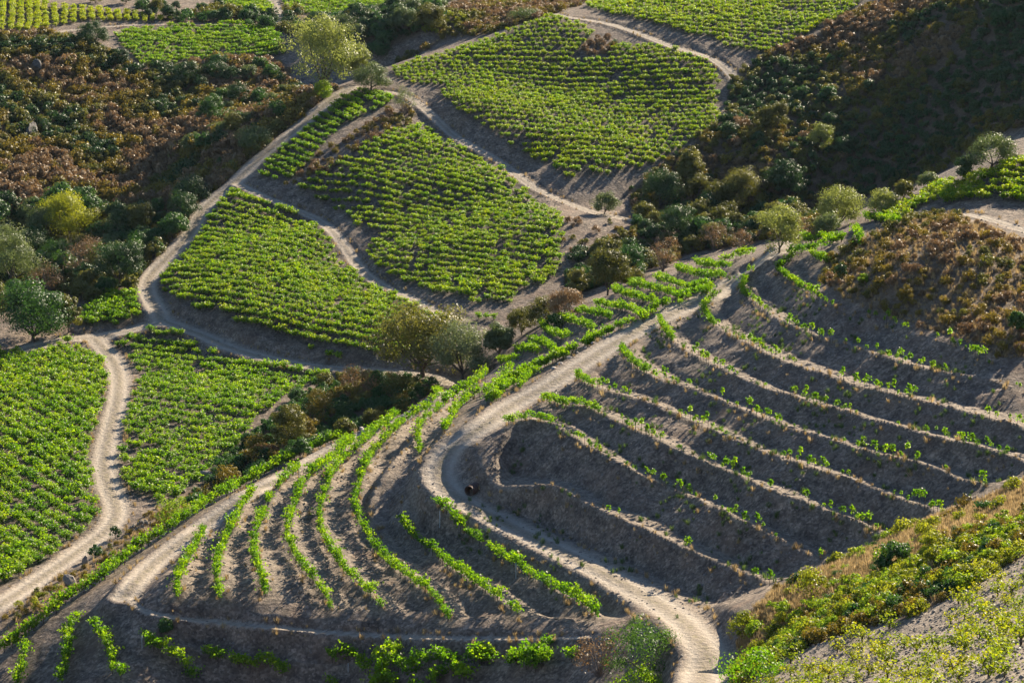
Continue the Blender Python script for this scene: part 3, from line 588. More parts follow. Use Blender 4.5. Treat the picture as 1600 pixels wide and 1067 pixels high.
def thing_copy(src, loc, rz, sc, label, cat, group):
    e = src.copy(); COL.objects.link(e); e.location = loc; e.rotation_euler = (0, 0, rz); e.scale = (sc,) * 3; tag(e, label, cat, group)
    for ch in src.children:
        c = ch.copy(); COL.objects.link(c); c.parent = e
    return e
class Protos:                                                  # individuals: the first use moves the prototype itself, later uses copy it
    def __init__(s, name, meshes): s.name, s.meshes, s.roots, s.i = name, meshes, [None] * len(meshes), 0
    def put(s, x, y, rz, sc, label, cat, group, k=None):
        k = s.i % len(s.meshes) if k is None else k; s.i += 1; loc = (float(x), float(y), float(ground(x, y)))
        if s.roots[k] is None:
            e = empty(s.name, loc, rz, sc); tag(e, label, cat, group)
            for me in s.meshes[k]: link(me.name.split('.')[0], me, e)
            s.roots[k] = e; return e
        return thing_copy(s.roots[k], loc, rz, sc, label, cat, group)
def scatter(name, protos, x, y, rz, sc, label, tint=None, tilt=0.0, zoff=0.0):
    """one 'stuff' object: real geometry instanced on points that lie on the ground"""
    x = np.asarray(x); y = np.asarray(y); n = len(x)
    if n == 0: return None
    z = ground(x, y) + zoff
    me = bpy.data.meshes.new(name); me.vertices.add(n); me.vertices.foreach_set('co', np.stack([x, y, z], -1).astype(np.float32).ravel())
    rot = np.stack([RNG.normal(size=n) * tilt, RNG.normal(size=n) * tilt, np.asarray(rz) * np.ones(n)], -1)
    for an, ty, val in (('rot', 'FLOAT_VECTOR', rot), ('scl', 'FLOAT', np.asarray(sc) * np.ones(n)), ('tint', 'FLOAT', np.zeros(n) if tint is None else tint), ('pick', 'INT', RNG.integers(0, len(protos), n))):
        at = me.attributes.new(an, ty, 'POINT'); at.data.foreach_set('vector' if ty == 'FLOAT_VECTOR' else 'value', np.asarray(val, np.int32 if ty == 'INT' else np.float32).ravel())
    o = link(name, me); tag(o, label, None, None, 'stuff')
    pc = bpy.data.collections.new(name + '_kinds')
    for k, pm in enumerate(protos):
        po = bpy.data.objects.new('%s_kind' % name, pm); pc.objects.link(po)
    g = bpy.data.node_groups.new(name, 'GeometryNodeTree'); g.interface.new_socket('Geometry', in_out='INPUT', socket_type='NodeSocketGeometry'); g.interface.new_socket('Geometry', in_out='OUTPUT', socket_type='NodeSocketGeometry')
    N = g.nodes.new; Lk = g.links.new; gi, go = N('NodeGroupInput'), N('NodeGroupOutput')
    ci = N('GeometryNodeCollectionInfo'); ci.inputs['Collection'].default_value = pc; ci.inputs['Separate Children'].default_value = True; ci.inputs['Reset Children'].default_value = True
    ip = N('GeometryNodeInstanceOnPoints'); ip.inputs['Pick Instance'].default_value = True
    def attr(nm, ty): q = N('GeometryNodeInputNamedAttribute'); q.data_type = ty; q.inputs['Name'].default_value = nm; return q.outputs['Attribute']
    Lk(gi.outputs[0], ip.inputs['Points']); Lk(ci.outputs[0], ip.inputs['Instance']); Lk(attr('pick', 'INT'), ip.inputs['Instance Index'])
    e2r = N('FunctionNodeEulerToRotation'); Lk(attr('rot', 'FLOAT_VECTOR'), e2r.inputs[0]); Lk(e2r.outputs[0], ip.inputs['Rotation']); Lk(attr('scl', 'FLOAT'), ip.inputs['Scale'])
    Lk(ip.outputs[0], go.inputs[0])
    md = o.modifiers.new('instances', 'NODES'); md.node_group = g; return o
def join_meshes(name, meshes):                                 # leaves + trunk as one mesh for distant instances
    Vs, Fs, To, Mi, off, mats = [], [], [], [], 0, []
    for me in meshes:
        n = len(me.vertices); v = np.empty(n * 3, np.float32); me.vertices.foreach_get('co', v); f = np.empty(len(me.loops), np.int32); me.loops.foreach_get('vertex_index', f)
        t = np.full(n, .5, np.float32)
        if 'leaf_tone' in me.attributes: me.attributes['leaf_tone'].data.foreach_get('value', t)
        Vs.append(v.reshape(-1, 3)); Fs.append(f.reshape(-1, 4) + off); To.append(t); Mi.append(np.full(len(f) // 4, len(mats), np.int32)); off += n; mats.append(me.materials[0])
    me = mesh_np(name, np.vstack(Vs), np.vstack(Fs), mats[0], False, {'leaf_tone': ('FLOAT', np.concatenate(To))})
    for m_ in mats[1:]: me.materials.append(m_)
    me.polygons.foreach_set('material_index', np.concatenate(Mi)); return me

# ------------------------------------------------------------------ vines
BV = [bush_vine(100 + k) for k in range(7)]; RV = [row_vine(200 + k) for k in range(7)]; YV = [young_vine(300 + k, height=.7 + .1 * (k % 4), hook=(-1) ** k * (.12 + .12 * (k % 3))) for k in range(8)]
BVJ = [join_meshes('bush_vine_far', m) for m in BV]; RVJ = [join_meshes('row_vine_far', m) for m in RV]
FV = [bush_vine(150 + k, 170, .102, .6, .72, 'fgvine') for k in range(8)]; fgp = Protos('bush_vine', FV)
bush, rowv, young = Protos('bush_vine', BV), Protos('row_vine', RV), Protos('young_vine', YV)
def along(L, step, jit=.12, rng=RNG):
    d = np.r_[0, np.cumsum(np.hypot(*np.diff(L, axis=0).T))]; s = np.arange(.2, d[-1], step); s = s + rng.normal(size=len(s)) * jit
    x = np.interp(s, d, L[:, 0]); y = np.interp(s, d, L[:, 1]); x2 = np.interp(s + .3, d, L[:, 0]); y2 = np.interp(s + .3, d, L[:, 1]); x1 = np.interp(s - .3, d, L[:, 0]); y1 = np.interp(s - .3, d, L[:, 1])
    return x, y, np.arctan2(y2 - y1, x2 - x1), s / d[-1]
# left-hand curved rows (individuals), nearest rows first
ORD = ['lowest', 'second', 'third', 'fourth', 'fifth', 'sixth', 'seventh', 'eighth', 'ninth']
SP_L = ["694 678,708 658,716 640,740 622,780 606,800 582", None]
row_lines = []                                                 # (world line, step, scale, label, group)
for k, s in enumerate(reversed(RIM_L[1:])):
    row_lines.append((wline(s, 8, 2), .92, 1.0, ORD[k]))
EXTRA = []
vine_rows = []
def clipline(px_s): return wline(px_s, 8, 2)
VISIBLE_L = {  # the stretches of each left-hand rim that carry vines
 0: ["318 828,310 854,294 881,277 911,277 941"], 1: ["394 771,384 784,370 814,360 838,344 871,337 901,344 941"],
 2: ["467 738,444 754,424 778,417 794,407 821,397 851,397 878,410 911,417 941"], 3: ["550 690,530 712,500 738,474 758,467 778,457 808,447 844,460 875,484 908,507 931,517 958"],
 4: ["620 654,588 678,564 700,540 722,520 742,507 778,497 814,504 844,520 870,534 895,553 911,583 938,603 958"],
 5: ["688 622,656 646,630 666,606 688,586 708,574 728,564 750,556 780,553 808,570 834,586 864,610 891,643 914,680 941,700 971"],
 6: ["758 590,730 612,700 630,684 646,660 664,650 680,656 697"], 7: ["800 580,780 606,740 622,716 640,708 656,694 678"],
 8: ["630 824,643 844,673 864,700 891,733 911,767 934,810 964"], 9: ["686 811,733 844,780 874,833 908,867 928,900 941,930 968"]}
LAB_L = ['short row beside the left track turn', 'second curved row from the left track', 'third curved row from the left track', 'fourth curved row from the left track', 'fifth curved row from the left track', 'long sixth curved row wrapping the spur', 'row ending above the bare earth hump', 'row under the crest track by the almond tree', 'straight row two below the gravel track', 'straight row next below the gravel track']
ONES = 'first second third fourth fifth sixth seventh eighth ninth tenth eleventh twelfth thirteenth fourteenth fifteenth sixteenth seventeenth eighteenth nineteenth'.split(); TENS = ['', '', 'twent', 'thirt', 'fort', 'fift', 'sixt', 'sevent', 'eight', 'ninet']
def ordinal(n):
    if n < 20: return ONES[n - 1]
    if n > 99: return ('hundred and ' if n > 100 else 'hundredth') + (ordinal(n - 100) if n > 100 else '')
    t, u = divmod(n, 10); return TENS[t] + ('ieth' if u == 0 else 'y-' + ONES[u - 1])
ROWV = []                                                      # every row vine: x, y, angle, scale, label, group
for k, segs in VISIBLE_L.items():
    for s in segs:
        x, y, an, u = along(wline(s, 8, 2), .8)
        for i in range(len(x)):
            if RNG.random() < .05: continue
            ROWV.append((x[i], y[i], an[i], .62 + .45 * RNG.random(), ordinal(i + 1) + ' vine down the '  + LAB_L[k], 'vines of the ' + LAB_L[k]))
for k, s in enumerate(ROWS_B):
    x, y, an, u = along(wline(s, 8, 2), .75)
    nm = ['first row at the bottom left corner', 'second row at the bottom left corner', 'third row at the bottom left corner', 'row starting below the footpath bank', 'bottom row right of the corner rows', 'bottom edge thicket below the dark bank', 'lush clump below the dark bank'][k]
    for i in range(len(x)): ROWV.extend([(x[i] + RNG.normal() * (.12 if k < 5 else .6), y[i] + RNG.normal() * (.1 if k < 5 else .45), an[i] + RNG.normal() * (.1 if k < 5 else .8), (.8 if k < 5 else .85) + .4 * RNG.random(), ordinal(i + 1) + ' vine along the ' + nm, 'vines of the ' + nm)] * 1 if k < 5 or RNG.random() < .0 else [(x[i] + RNG.normal() * .6, y[i] + RNG.normal() * .45, an[i] + RNG.normal() * .8, .8 + .5 * RNG.random(), ordinal(i + 1) + ' vine or its neighbour in the ' + nm, 'vines of the ' + nm) for _ in range(2)])
for s, nm, st in ((HEDGE_A, 'hedge row along the outer edge of the left track', .62),):
    x, y, an, u = along(wline(s, 8, 2), st)
    for i in range(len(x)): ROWV.append((x[i] + RNG.normal() * .15, y[i] + RNG.normal() * .15, an[i], .8 + .35 * RNG.random(), ordinal(i + 1) + ' vine up the ' + nm, 'vines of the ' + nm))
for k, s in enumerate(ROWS_U):
    x, y, an, u = along(wline(s, 6, 1), .62)
    for i in range(len(x)): ROWV.append((x[i], y[i], an[i], .62 + .32 * RNG.random(), None, None))
x, y, an, u = along(wline(HEDGE_B, 6, 2), .5)
for i in range(len(x)):
    for q in range(2 if u[i] < .6 else 1): ROWV.append((x[i] + RNG.normal() * .4, y[i] + RNG.normal() * .4, an[i], .6 + .42 * RNG.random(), None, None))
for s in ("768 632,780 612,800 596", "838 584,822 596,810 611", "1253 377,1290 379,1316 378", "1240 400,1270 393,1300 385,1318 377", "1270 404,1294 416", "1352 345,1380 348,1406 355", "1337 363,1340 375,1343 388", "1214 428,1228 416,1240 400"):
    x, y, an, u = along(wline(s, 6, 1), .55)
    for i in range(len(x)): ROWV.append((x[i], y[i], an[i], .65 + .3 * RNG.random(), None, None))
ROWV.sort(key=lambda v: math.hypot(v[0], v[1]) / v[3] + (1e4 if v[4] is None else 0))
for v in ROWV[:300]: rowv.put(v[0], v[1], v[2] + (math.pi if RNG.random() < .5 else 0), v[3], v[4], 'grapevine', v[5])
R_ = ROWV[300:]; scatter('row_vines', RVJ, [v[0] for v in R_], [v[1] for v in R_], np.array([v[2] for v in R_]), np.array([v[3] for v in R_]), 'remaining green vines in the rows across the spur crest', tilt=.05)
# right-hand terraces: spindly vines, lusher towards the track
LAB_R = ['topmost terrace rim under the dry grass hill', 'second terrace rim from the top', 'third terrace rim from the top', 'fourth terrace rim from the top', 'fifth terrace rim from the top', 'sixth terrace rim from the top', 'seventh terrace rim from the top', 'terrace rim that starts on the hump above the track bend', 'lowest bare terrace rim above the gravel track']
LEN_LUSH = [.2, .16, .22, .16, .22, .12, .2, .12, 0.0]; lush_extra = []
nyv = 0
for k, s in enumerate(RIM_R[:9]):
    L = wline(s, 8, 2); x, y, an, u = along(L, .6 if k < 8 else 1.3, .12)
    for i in range(len(x)):
        if u[i] < LEN_LUSH[k]: lush_extra.append((x[i], y[i], an[i], .62 + .2 * RNG.random())); continue
        gap = .5 + .5 * math.sin(u[i] * 23 + k * 2.1) + RNG.normal() * .25
        if gap < (.34 if k < 8 else .8): continue
        sc = (.7 + .5 * RNG.random()) * (1.0 if gap > .7 else .72)
        if nyv < 300: young.put(x[i], y[i], an[i] + RNG.normal() * .5, sc, ordinal(i + 1) + ' young vine along the ' + LAB_R[k], 'young vine', 'young vines on the ' + LAB_R[k]); nyv += 1
scatter('terrace_end_vines', RVJ, [v[0] for v in lush_extra], [v[1] for v in lush_extra], np.array([v[2] for v in lush_extra]), np.array([v[3] for v in lush_extra]), 'dense vines where the right terraces meet the crest track', tilt=.05)
# plots
BUSHV = []
for k, (nm, s, (pa, pb), inrow, brow, size, tint) in enumerate(PLOTS):
    poly = PPOLY[k]; ab = cast(np.array([pa[0], pb[0]]), np.array([pa[1], pb[1]]))[0]; d = ab[1] - ab[0]; d /= np.linalg.norm(d); e = np.array([-d[1], d[0]])
    cen = poly.mean(0); q = poly - cen; A0, A1 = (q @ d).min(), (q @ d).max(); B0, B1 = (q @ e).min(), (q @ e).max()
    brow, inrow, size = (brow * 1.02, inrow * .98, size * .93) if k < 3 else (brow * .86, inrow * .84, size * .93); rowi = np.arange(B0, B1, brow)
    for j, b in enumerate(rowi):
        aa = np.arange(A0, A1, inrow) + (j % 2) * inrow * .5; aa = aa + RNG.normal(size=len(aa)) * .06
        wob = noise2(aa + 500, np.full(len(aa), b * 3.1), 9.0, 40 + k) * .8
        p = cen + aa[:, None] * d + (b + wob + RNG.normal(size=len(aa)) * .06)[:, None] * e
        m = in_poly(p[:, 0], p[:, 1], poly) & (RNG.random(len(p)) > .04); p = p[m & (Grid(GX, GY, TRK)(p[:, 0], p[:, 1]) > 1.3)]
        sc = size * (.74 + .4 * RNG.random(len(p))) * (1 + noise2(p[:, 0], p[:, 1], 6, 77) * .3)
        for i in range(len(p)): BUSHV.append((p[i, 0], p[i, 1], sc[i], k, tint))
# foreground gravel plot
FGV = []
d = cast(np.array([1250., 1560.]), np.array([1055., 905.]))[0]; d = d[1] - d[0]; d /= np.linalg.norm(d); e = np.array([-d[1], d[0]]); cen = FGP.mean(0); q = FGP - cen
for b in np.arange((q @ e).min(), (q @ e).max(), 1.35):
    for a_ in np.arange((q @ d).min(), (q @ d).max(), 1.15):
        p = cen + (a_ + RNG.normal() * .2) * d + (b + RNG.normal() * .15) * e
        if in_poly(p[:1], p[1:], FGP)[0] and RNG.random() > .42: FGV.append((p[0], p[1], .6 + .5 * RNG.random()))
for x, y, sc in FGV: fgp.put(x, y, RNG.random() * 6.28, sc, 'straggly yellow green bush vine on the sunlit gravel slope at lower right', 'bush vine', 'bush vines of the foreground gravel slope')
LL_ = [v for v in BUSHV if v[3] == 0]; LL_.sort(key=lambda v: math.hypot(v[0], v[1]))
inview = lambda x, y: abs(x / y) < .255
ind = [v for v in LL_ if inview(v[0], v[1])][:max(0, 300 - len(FGV))]; ids = set(map(id, ind))
for x, y, sc, k, t in ind: bush.put(x, y, RNG.random() * 6.28, sc, 'leafy green bush vine in the near corner of the lower left plot', 'bush vine', 'near vines of the lower left plot')
R_ = [v for v in BUSHV if id(v) not in ids]
scatter('bush_vines', BVJ, [v[0] for v in R_], [v[1] for v in R_], RNG.random(len(R_)) * 6.28, np.array([v[2] for v in R_]), 'thousands of low green bush vines filling the plots in rows', np.array([v[4] for v in R_]) + RNG.normal(size=len(R_)) * .12, .06)
print('vines', len(ROWV), nyv, len(FGV), len(BUSHV))

# ------------------------------------------------------------------ trees and shrubs placed one by one
T_ = [  # base column, base row, width px, height px, leaf, habit, name, label
 (660, 592, 152, 116, 'olive', 'airy', 'oak_tree', 'broad olive brown tree with forked trunk where the tracks meet'),
 (723, 595, 102, 90, 'almond', 'airy', 'almond_tree', 'pale grey green almond tree with slim trunk beside the broad tree'),
 (505, 150, 112, 122, 'willow', 'airy', 'willow_tree', 'tall pale yellow green willow at the top of the ravine'),
 (560, 126, 52, 58, 'willow', 'airy', 'willow_tree', 'smaller silvery willow on the right flank of the tall one'),
 (504, 158, 30, 30, 'lime', 'round', 'shrub', 'bright lime yellow bush beside the ridge track top'),
 (580, 141, 56, 38, 'greygreen', 'round', 'shrub', 'round pale green bush where the upper path starts'),
 (632, 182, 42, 44, 'greygreen', 'twig', 'shrub', 'bare twiggy bush at the bend of the upper path'),
 (298, 318, 62, 40, 'evergreen', 'round', 'shrub', 'large dark rounded bush beside the ridge track'),
 (286, 345, 48, 38, 'evergreen', 'round', 'shrub', 'smaller dark rounded bush just below the large one by the ridge track'),
 (188, 448, 72, 66, 'evergreen', 'round', 'shrub', 'big dark domed bush near the foot of the ridge track'),
 (52, 532, 110, 82, 'fig', 'round', 'fig_tree', 'wide glossy green fig tree above the lower left plot'),
 (108, 518, 40, 58, 'olive', 'airy', 'olive_tree', 'slender olive tree leaning at the right side of the fig tree'),
 (15, 452, 84, 88, 'greygreen', 'round', 'tree', 'pale leafy tree cut by the left picture edge'),
 (105, 374, 78, 66, 'herb', 'round', 'tree', 'bright green sunlit tree in the left ravine'),
 (66, 380, 50, 48, 'greygreen', 'round', 'tree', 'dull green tree left of the bright green one in the ravine'),
 (188, 380, 34, 58, 'evergreen', 'round', 'tree', 'narrow dark ivy covered tree in the left ravine'),
 (220, 368, 44, 52, 'olive', 'airy', 'tree', 'soft olive green tree right of the ivy covered one'),
 (132, 446, 62, 72, 'rust', 'twig', 'tree', 'half bare rust leaved tree in the left ravine'),
 (75, 462, 66, 40, 'rust', 'twig', 'shrub', 'low reddish twiggy shrub above the fig tree'),
 (40, 410, 60, 46, 'evergreen', 'round', 'shrub', 'dark shadowed shrub behind the pale leafy tree'),
 (90, 420, 60, 44, 'fig', 'round', 'shrub', 'dark green shrub left of the rust leaved tree'),
 (240, 408, 26, 20, 'olive', 'scrub', 'shrub', 'low olive bush on the verge left of the ridge track'),
 (222, 400, 50, 30, 'fig', 'round', 'shrub', 'green shrub between the domed bush and the ridge track'),
 (290, 135, 40, 36, 'evergreen', 'round', 'shrub', 'left of two dark domes below the far plot'),
 (337, 126, 42, 30, 'evergreen', 'round', 'shrub', 'right of two dark domes below the far plot'),
 (372, 168, 32, 32, 'evergreen', 'round', 'shrub', 'dark round bush in the shaded ravine under the willow'),
 (365, 208, 36, 32, 'olive', 'round', 'shrub', 'olive round bush in the shaded ravine'),
 (330, 205, 40, 48, 'bramble', 'round', 'tree', 'ivy draped stump in the deep shade of the ravine'),
 (300, 236, 32, 30, 'greygreen', 'round', 'shrub', 'small grey green bush on the ravine floor'),
 (398, 236, 56, 36, 'greygreen', 'round', 'shrub', 'wide grey green bush beside the upper ridge track'),
 (433, 205, 24, 20, 'olive', 'round', 'shrub', 'little dark bush at the edge of the upper ridge track'),
 (146, 74, 44, 36, 'evergreen', 'round', 'shrub', 'dark bush at the corner of the yellowing plot'),
 (190, 100, 24, 24, 'evergreen', 'round', 'shrub', 'dark round bush at the left tip of the far plot'),
 (500, 48, 40, 26, 'evergreen', 'round', 'shrub', 'dark bush behind the willow crown'),
 (545, 50, 44, 26, 'greygreen', 'round', 'shrub', 'grey green bush right behind the willow'),
 (630, 52, 46, 40, 'greygreen', 'airy', 'tree', 'left of two tall trees behind the dark hollow'),
 (672, 50, 50, 42, 'olive', 'airy', 'tree', 'right of two tall trees behind the dark hollow'),
 (590, 88, 40, 20, 'bramble', 'round', 'shrub', 'low dark bush in the hollow right of the willow'),
 (822, 30, 50, 14, 'greygreen', 'round', 'shrub', 'pale green bush on the crest above the large upper plot'),
 (1212, 202, 38, 46, 'olive', 'round', 'tree', 'taller of a pair of round green trees on the dark slope'),
 (1196, 200, 34, 34, 'olive', 'round', 'tree', 'shorter tree of the pair on the dark slope'),
 (1285, 236, 36, 36, 'willow', 'round', 'tree', 'lone light green round tree on the dark slope'),
 (1158, 200, 28, 24, 'rust', 'scrub', 'shrub', 'rusty sunlit shrub right of the large upper plot'),
 (1142, 212, 30, 22, 'evergreen', 'round', 'shrub', 'small dark bush by the rusty shrub'),
 (1078, 288, 46, 58, 'olive', 'airy', 'tree', 'upright yellow olive tree below the large upper plot'),
 (1090, 312, 44, 36, 'olive', 'round', 'tree', 'round olive tree in front of the upright one'),
 (1160, 325, 66, 56, 'olive', 'round', 'tree', 'large round olive tree in the right ravine'),
 (1120, 330, 44, 44, 'olive', 'round', 'tree', 'olive tree left of the large round one in the ravine'),
 (1228, 320, 60, 66, 'evergreen', 'airy', 'tree', 'dark tree with yellow tips on the ravine slope'),
 (1030, 330, 66, 60, 'evergreen', 'round', 'tree', 'dark spreading tree by the end of the dry grass path'),
 (1060, 372, 60, 46, 'evergreen', 'round', 'shrub', 'dark bush in the middle of the right ravine'),
 (1118, 390, 50, 40, 'rust', 'twig', 'shrub', 'purple brown twiggy shrub behind the crest vines'),
 (1160, 392, 40, 34, 'rust', 'twig', 'shrub', 'dry brown shrub left of the round crest tree'),
 (1218, 392, 66, 70, 'willow', 'round', 'tree', 'round yellow green tree where the crest track disappears'),
 (1310, 356, 78, 56, 'willow', 'round', 'tree', 'bright yellow green tree on the ravine edge'),
 (1293, 372, 40, 36, 'greygreen', 'round', 'shrub', 'pale green bush in front of the bright yellow green tree'),
 (1250, 376, 34, 36, 'rust', 'twig', 'shrub', 'dark red shrub between the crest tree and the bright tree'),
 (1380, 336, 46, 36, 'willow', 'round', 'shrub', 'soft green bush left of the hill top vines'),
 (1412, 316, 32, 32, 'olive', 'round', 'shrub', 'olive bush above the soft green one'),
 (1450, 296, 32, 24, 'greygreen', 'round', 'shrub', 'small grey green bush on the hill crest'),
 (1550, 262, 66, 46, 'greygreen', 'round', 'shrub', 'wide grey green bush on the hill crest near the right edge'),
 (1507, 282, 30, 38, 'evergreen', 'round', 'shrub', 'dark green bush left of the wide crest bush'),
 (950, 462, 68, 74, 'olive', 'airy', 'tree', 'tall yellow olive tree in the ravine beside the middle plot'),
 (902, 462, 32, 42, 'olive', 'round', 'tree', 'small olive tree at the lower corner of the middle plot'),
 (986, 432, 46, 48, 'bramble', 'round', 'shrub', 'deep green bush right of the tall olive tree'),
 (1036, 424, 46, 56, 'rust', 'twig', 'tree', 'half bare reddish tree with a few yellow leaves'),
 (845, 512, 42, 46, 'olive', 'round', 'shrub', 'olive brown bush left of the rusty one in the ravine'),
 (884, 496, 54, 44, 'rust', 'round', 'shrub', 'rusty brown round bush in the ravine'),
 (866, 514, 28, 28, 'fig', 'round', 'shrub', 'fresh green bush in front of the rusty one'),
 (815, 524, 44, 40, 'olive', 'round', 'shrub', 'yellow olive bush at the edge of the bare bank'),
 (780, 560, 46, 58, 'greygreen', 'airy', 'tree', 'grey green tree right of the almond tree'),
 (945, 335, 38, 32, 'greygreen', 'round', 'shrub', 'grey green bush at the end of the upper path'),
 (452, 702, 54, 72, 'olive', 'round', 'tree', 'dark olive tree below the plot right of the track'),
 (405, 722, 44, 48, 'ochre', 'scrub', 'shrub', 'yellow brown bush left of the dark olive tree'),
 (505, 655, 56, 50, 'ochre', 'scrub', 'shrub', 'dry brown bush on the upper ravine bank'),
 (560, 618, 60, 40, 'rust', 'scrub', 'shrub', 'brown scrub below the track to the broad tree'),
 (625, 618, 70, 36, 'olive', 'scrub', 'shrub', 'tangled bush under the broad tree'),
 (478, 690, 40, 44, 'ochre', 'scrub', 'shrub', 'ochre bush right of the dark olive tree'),
 (272, 816, 56, 38, 'lime', 'scrub', 'shrub', 'pale yellow green broom bush above the hedge row'),
 (355, 760, 50, 40, 'ochre', 'scrub', 'shrub', 'dark ochre bush beside the flat grey rock'),
 (180, 838, 18, 18, 'evergreen', 'scrub', 'shrub', 'small dark tuft at the edge of the lower track'),
 (150, 868, 26, 16, 'bramble', 'scrub', 'shrub', 'small blue green bush between rocks by the lower track'),
 (1002, 1054, 124, 78, 'fig', 'scrub', 'shrub', 'dense dark green bush beside the bottom of the gravel track'),
 (935, 1056, 86, 66, 'rust', 'twig', 'shrub', 'brown thorny bush left of the dense dark one'),
 (1180, 1068, 110, 60, 'vine', 'scrub', 'shrub', 'bright green creeper at the track edge bottom right'),
 (1000, 1085, 90, 40, 'vine', 'scrub', 'shrub', 'yellow green creeper at the bottom edge left of the track'),
 (1395, 892, 52, 42, 'fig', 'round', 'shrub', 'dark green bush on the grassy bank above the gravel slope'),
 (1165, 985, 50, 40, 'herb', 'scrub', 'shrub', 'green broom on the verge where the track leaves the picture'),
 (1270, 940, 60, 46, 'herb', 'scrub', 'shrub', 'wiry yellow green shrub at the left end of the bank'),
 (1460, 870, 60, 36, 'herb', 'scrub', 'shrub', 'sunlit herb bush on the upper bank'),
 (1313, 438, 18, 26, 'evergreen', 'round', 'shrub', 'small dark green bush at the foot of the dry hill'),
 (1349, 444, 18, 16, 'lime', 'scrub', 'shrub', 'tiny pale yellow bush on the dry hill'),
 (1416, 474, 24, 28, 'ochre', 'scrub', 'shrub', 'straw coloured bush at the lower edge of the dry hill'),
 (1592, 520, 28, 32, 'fig', 'round', 'shrub', 'green bush at the right edge below the dry hill'),
 (258, 983, 22, 18, 'bramble', 'round', 'shrub', 'small grey green bush on the footpath bank'),
 (1085, 462, 10, 10, 'herb', 'scrub', 'shrub', 'tiny herb tuft on the crest track verge'),
]
bp_, br_ = cast(np.array([t[0] for t in T_], float), np.array([t[1] for t in T_], float), Grid(GX, GY, H) if False else BASE)
for i, t in enumerate(T_):
    sc = br_[i] / FPX; wd, h = t[2] * sc, t[3] * sc * 1.02
    place_tree(t[6], bp_[i, 0], bp_[i, 1], wd * (1.2 if t[5] == 'airy' else 1.14), h * (1.06 if t[5] == 'airy' else 1.1), t[4], t[5], t[7], 'tree' if 'tree' in t[6] else 'shrub', None, 1000 + i, max(.13 if t[5] != 'airy' else .18, (.027 if t[5] != 'twig' else .02) * wd))

# ------------------------------------------------------------------ scrub
def scrub_mesh(seed, mat, w_=1.0, h_=.9):
    r = np.random.default_rng(seed); c, nr, lc, tone = crown_pts(r, 420, w_ * 1.1, w_ * 1.1, h_, -.1, 14, .24 * w_, .5)
    ok = c[:, 2] > 0; cr = leafmesh('crown', c[ok], nr[ok], .13, .09, MAT[mat], r, tone[ok])
    paths = [(curve((0, 0, -.15), lc[k], .12, 4, r), np.linspace(.025, .008, 4)) for k in range(5)]
    return cr, tube_mesh('trunk', paths, MAT['twig'], 4)
SCR = {m: [scrub_mesh(400 + 10 * i + k, m) for k in range(3)] for i, m in enumerate(('rust', 'ochre', 'olive', 'evergreen', 'bramble', 'herb', 'lime'))}
SCRJ = {m: [join_meshes(m + '_scrub', q) for q in v] for m, v in SCR.items()}
SPRO = {m: Protos('scrub_bush', v) for m, v in SCR.items()}
def fill(s, step, jit=.45, poly=None):
    p = wpoly(s) if poly is None else poly; x0, y0 = p.min(0); x1, y1 = p.max(0)
    gx, gy = np.meshgrid(np.arange(x0, x1, step), np.arange(y0, y1, step)); gx = gx + RNG.normal(size=gx.shape) * step * jit; gy = gy + RNG.normal(size=gy.shape) * step * jit
    gx, gy = gx.ravel(), gy.ravel(); m = in_poly(gx, gy, p); gx, gy = gx[m], gy[m]
    tg = Grid(GX, GY, TRK)(gx, gy); m = tg > 1.15; return gx[m], gy[m]
CAT = {'rust': 'rust brown', 'ochre': 'yellow ochre', 'olive': 'olive green', 'evergreen': 'dark green', 'bramble': 'deep green', 'herb': 'pale green', 'lime': 'bright lime green'}
BUCK = {m: [] for m in SCR}; NSCR = 0
def scrub_region(s, step, chooser, size, where, budget):
    global NSCR
    x, y = fill(s, step); sc = size * (.6 + .7 * RNG.random(len(x)) ** 1.5 + .25 * (RNG.random(len(x)) > .93)); order = np.argsort(-sc / np.hypot(x, y)); rank = np.empty(len(x), int); rank[order] = np.arange(len(x))
    vis = np.abs(x / y) < .25
    for i in range(len(x)):
        m = chooser(x[i], y[i])
        if m is None: continue
        if rank[i] < budget and vis[i]:
            SPRO[m].put(x[i], y[i], RNG.random() * 6.28, sc[i], '%s scrub bush on the %s' % (CAT[m], where), 'scrub bush', '%s scrub bushes on the %s' % (CAT[m], where))
        else: BUCK[m].append((x[i], y[i], sc[i]))
def ch(weights, seed, scale=9.0, holes=.06):
    names = list(weights); w_ = np.cumsum(list(weights.values())); w_ = w_ / w_[-1]
    def f(x, y):
        if RNG.random() < holes: return None
        v = np.clip(.5 + noise2(np.array([x]), np.array([y]), scale, seed)[0] * 1.5 + RNG.normal() * .17, 0, .999); return names[int(np.searchsorted(w_, v))]
    return f
scrub_region(SCRUB_L, 1.0, ch({'rust': .30, 'ochre': .40, 'olive': .25, 'evergreen': .05}, 51, 6), 1.7, 'brown slope left of the ravine', 70)
scrub_region(SCRUB_L2, 1.1, ch({'olive': .3, 'evergreen': .3, 'bramble': .3, 'ochre': .1}, 52), 1.5, 'shaded floor of the left ravine', 30)
scrub_region(SCRUB_R, .9, ch({'rust': .25, 'ochre': .25, 'olive': .25, 'evergreen': .25}, 53, 9, .12), 1.2, 'dark slope at the upper right', 50)
scrub_region(SCRUB_T, 1.0, ch({'rust': .3, 'ochre': .3, 'olive': .3, 'herb': .1}, 54), 1.1, 'ridge above the large upper plot', 20)
scrub_region(SCRUB_T2, 1.5, ch({'evergreen': .5, 'bramble': .3, 'olive': .2}, 55), 1.8, 'dark hollow behind the willow', 15)
scrub_region(RAVINE, .8, ch({'bramble': .6, 'ochre': .15, 'olive': .15, 'rust': .1}, 56, 5), 1.0, 'ravine below the broad tree', 20)
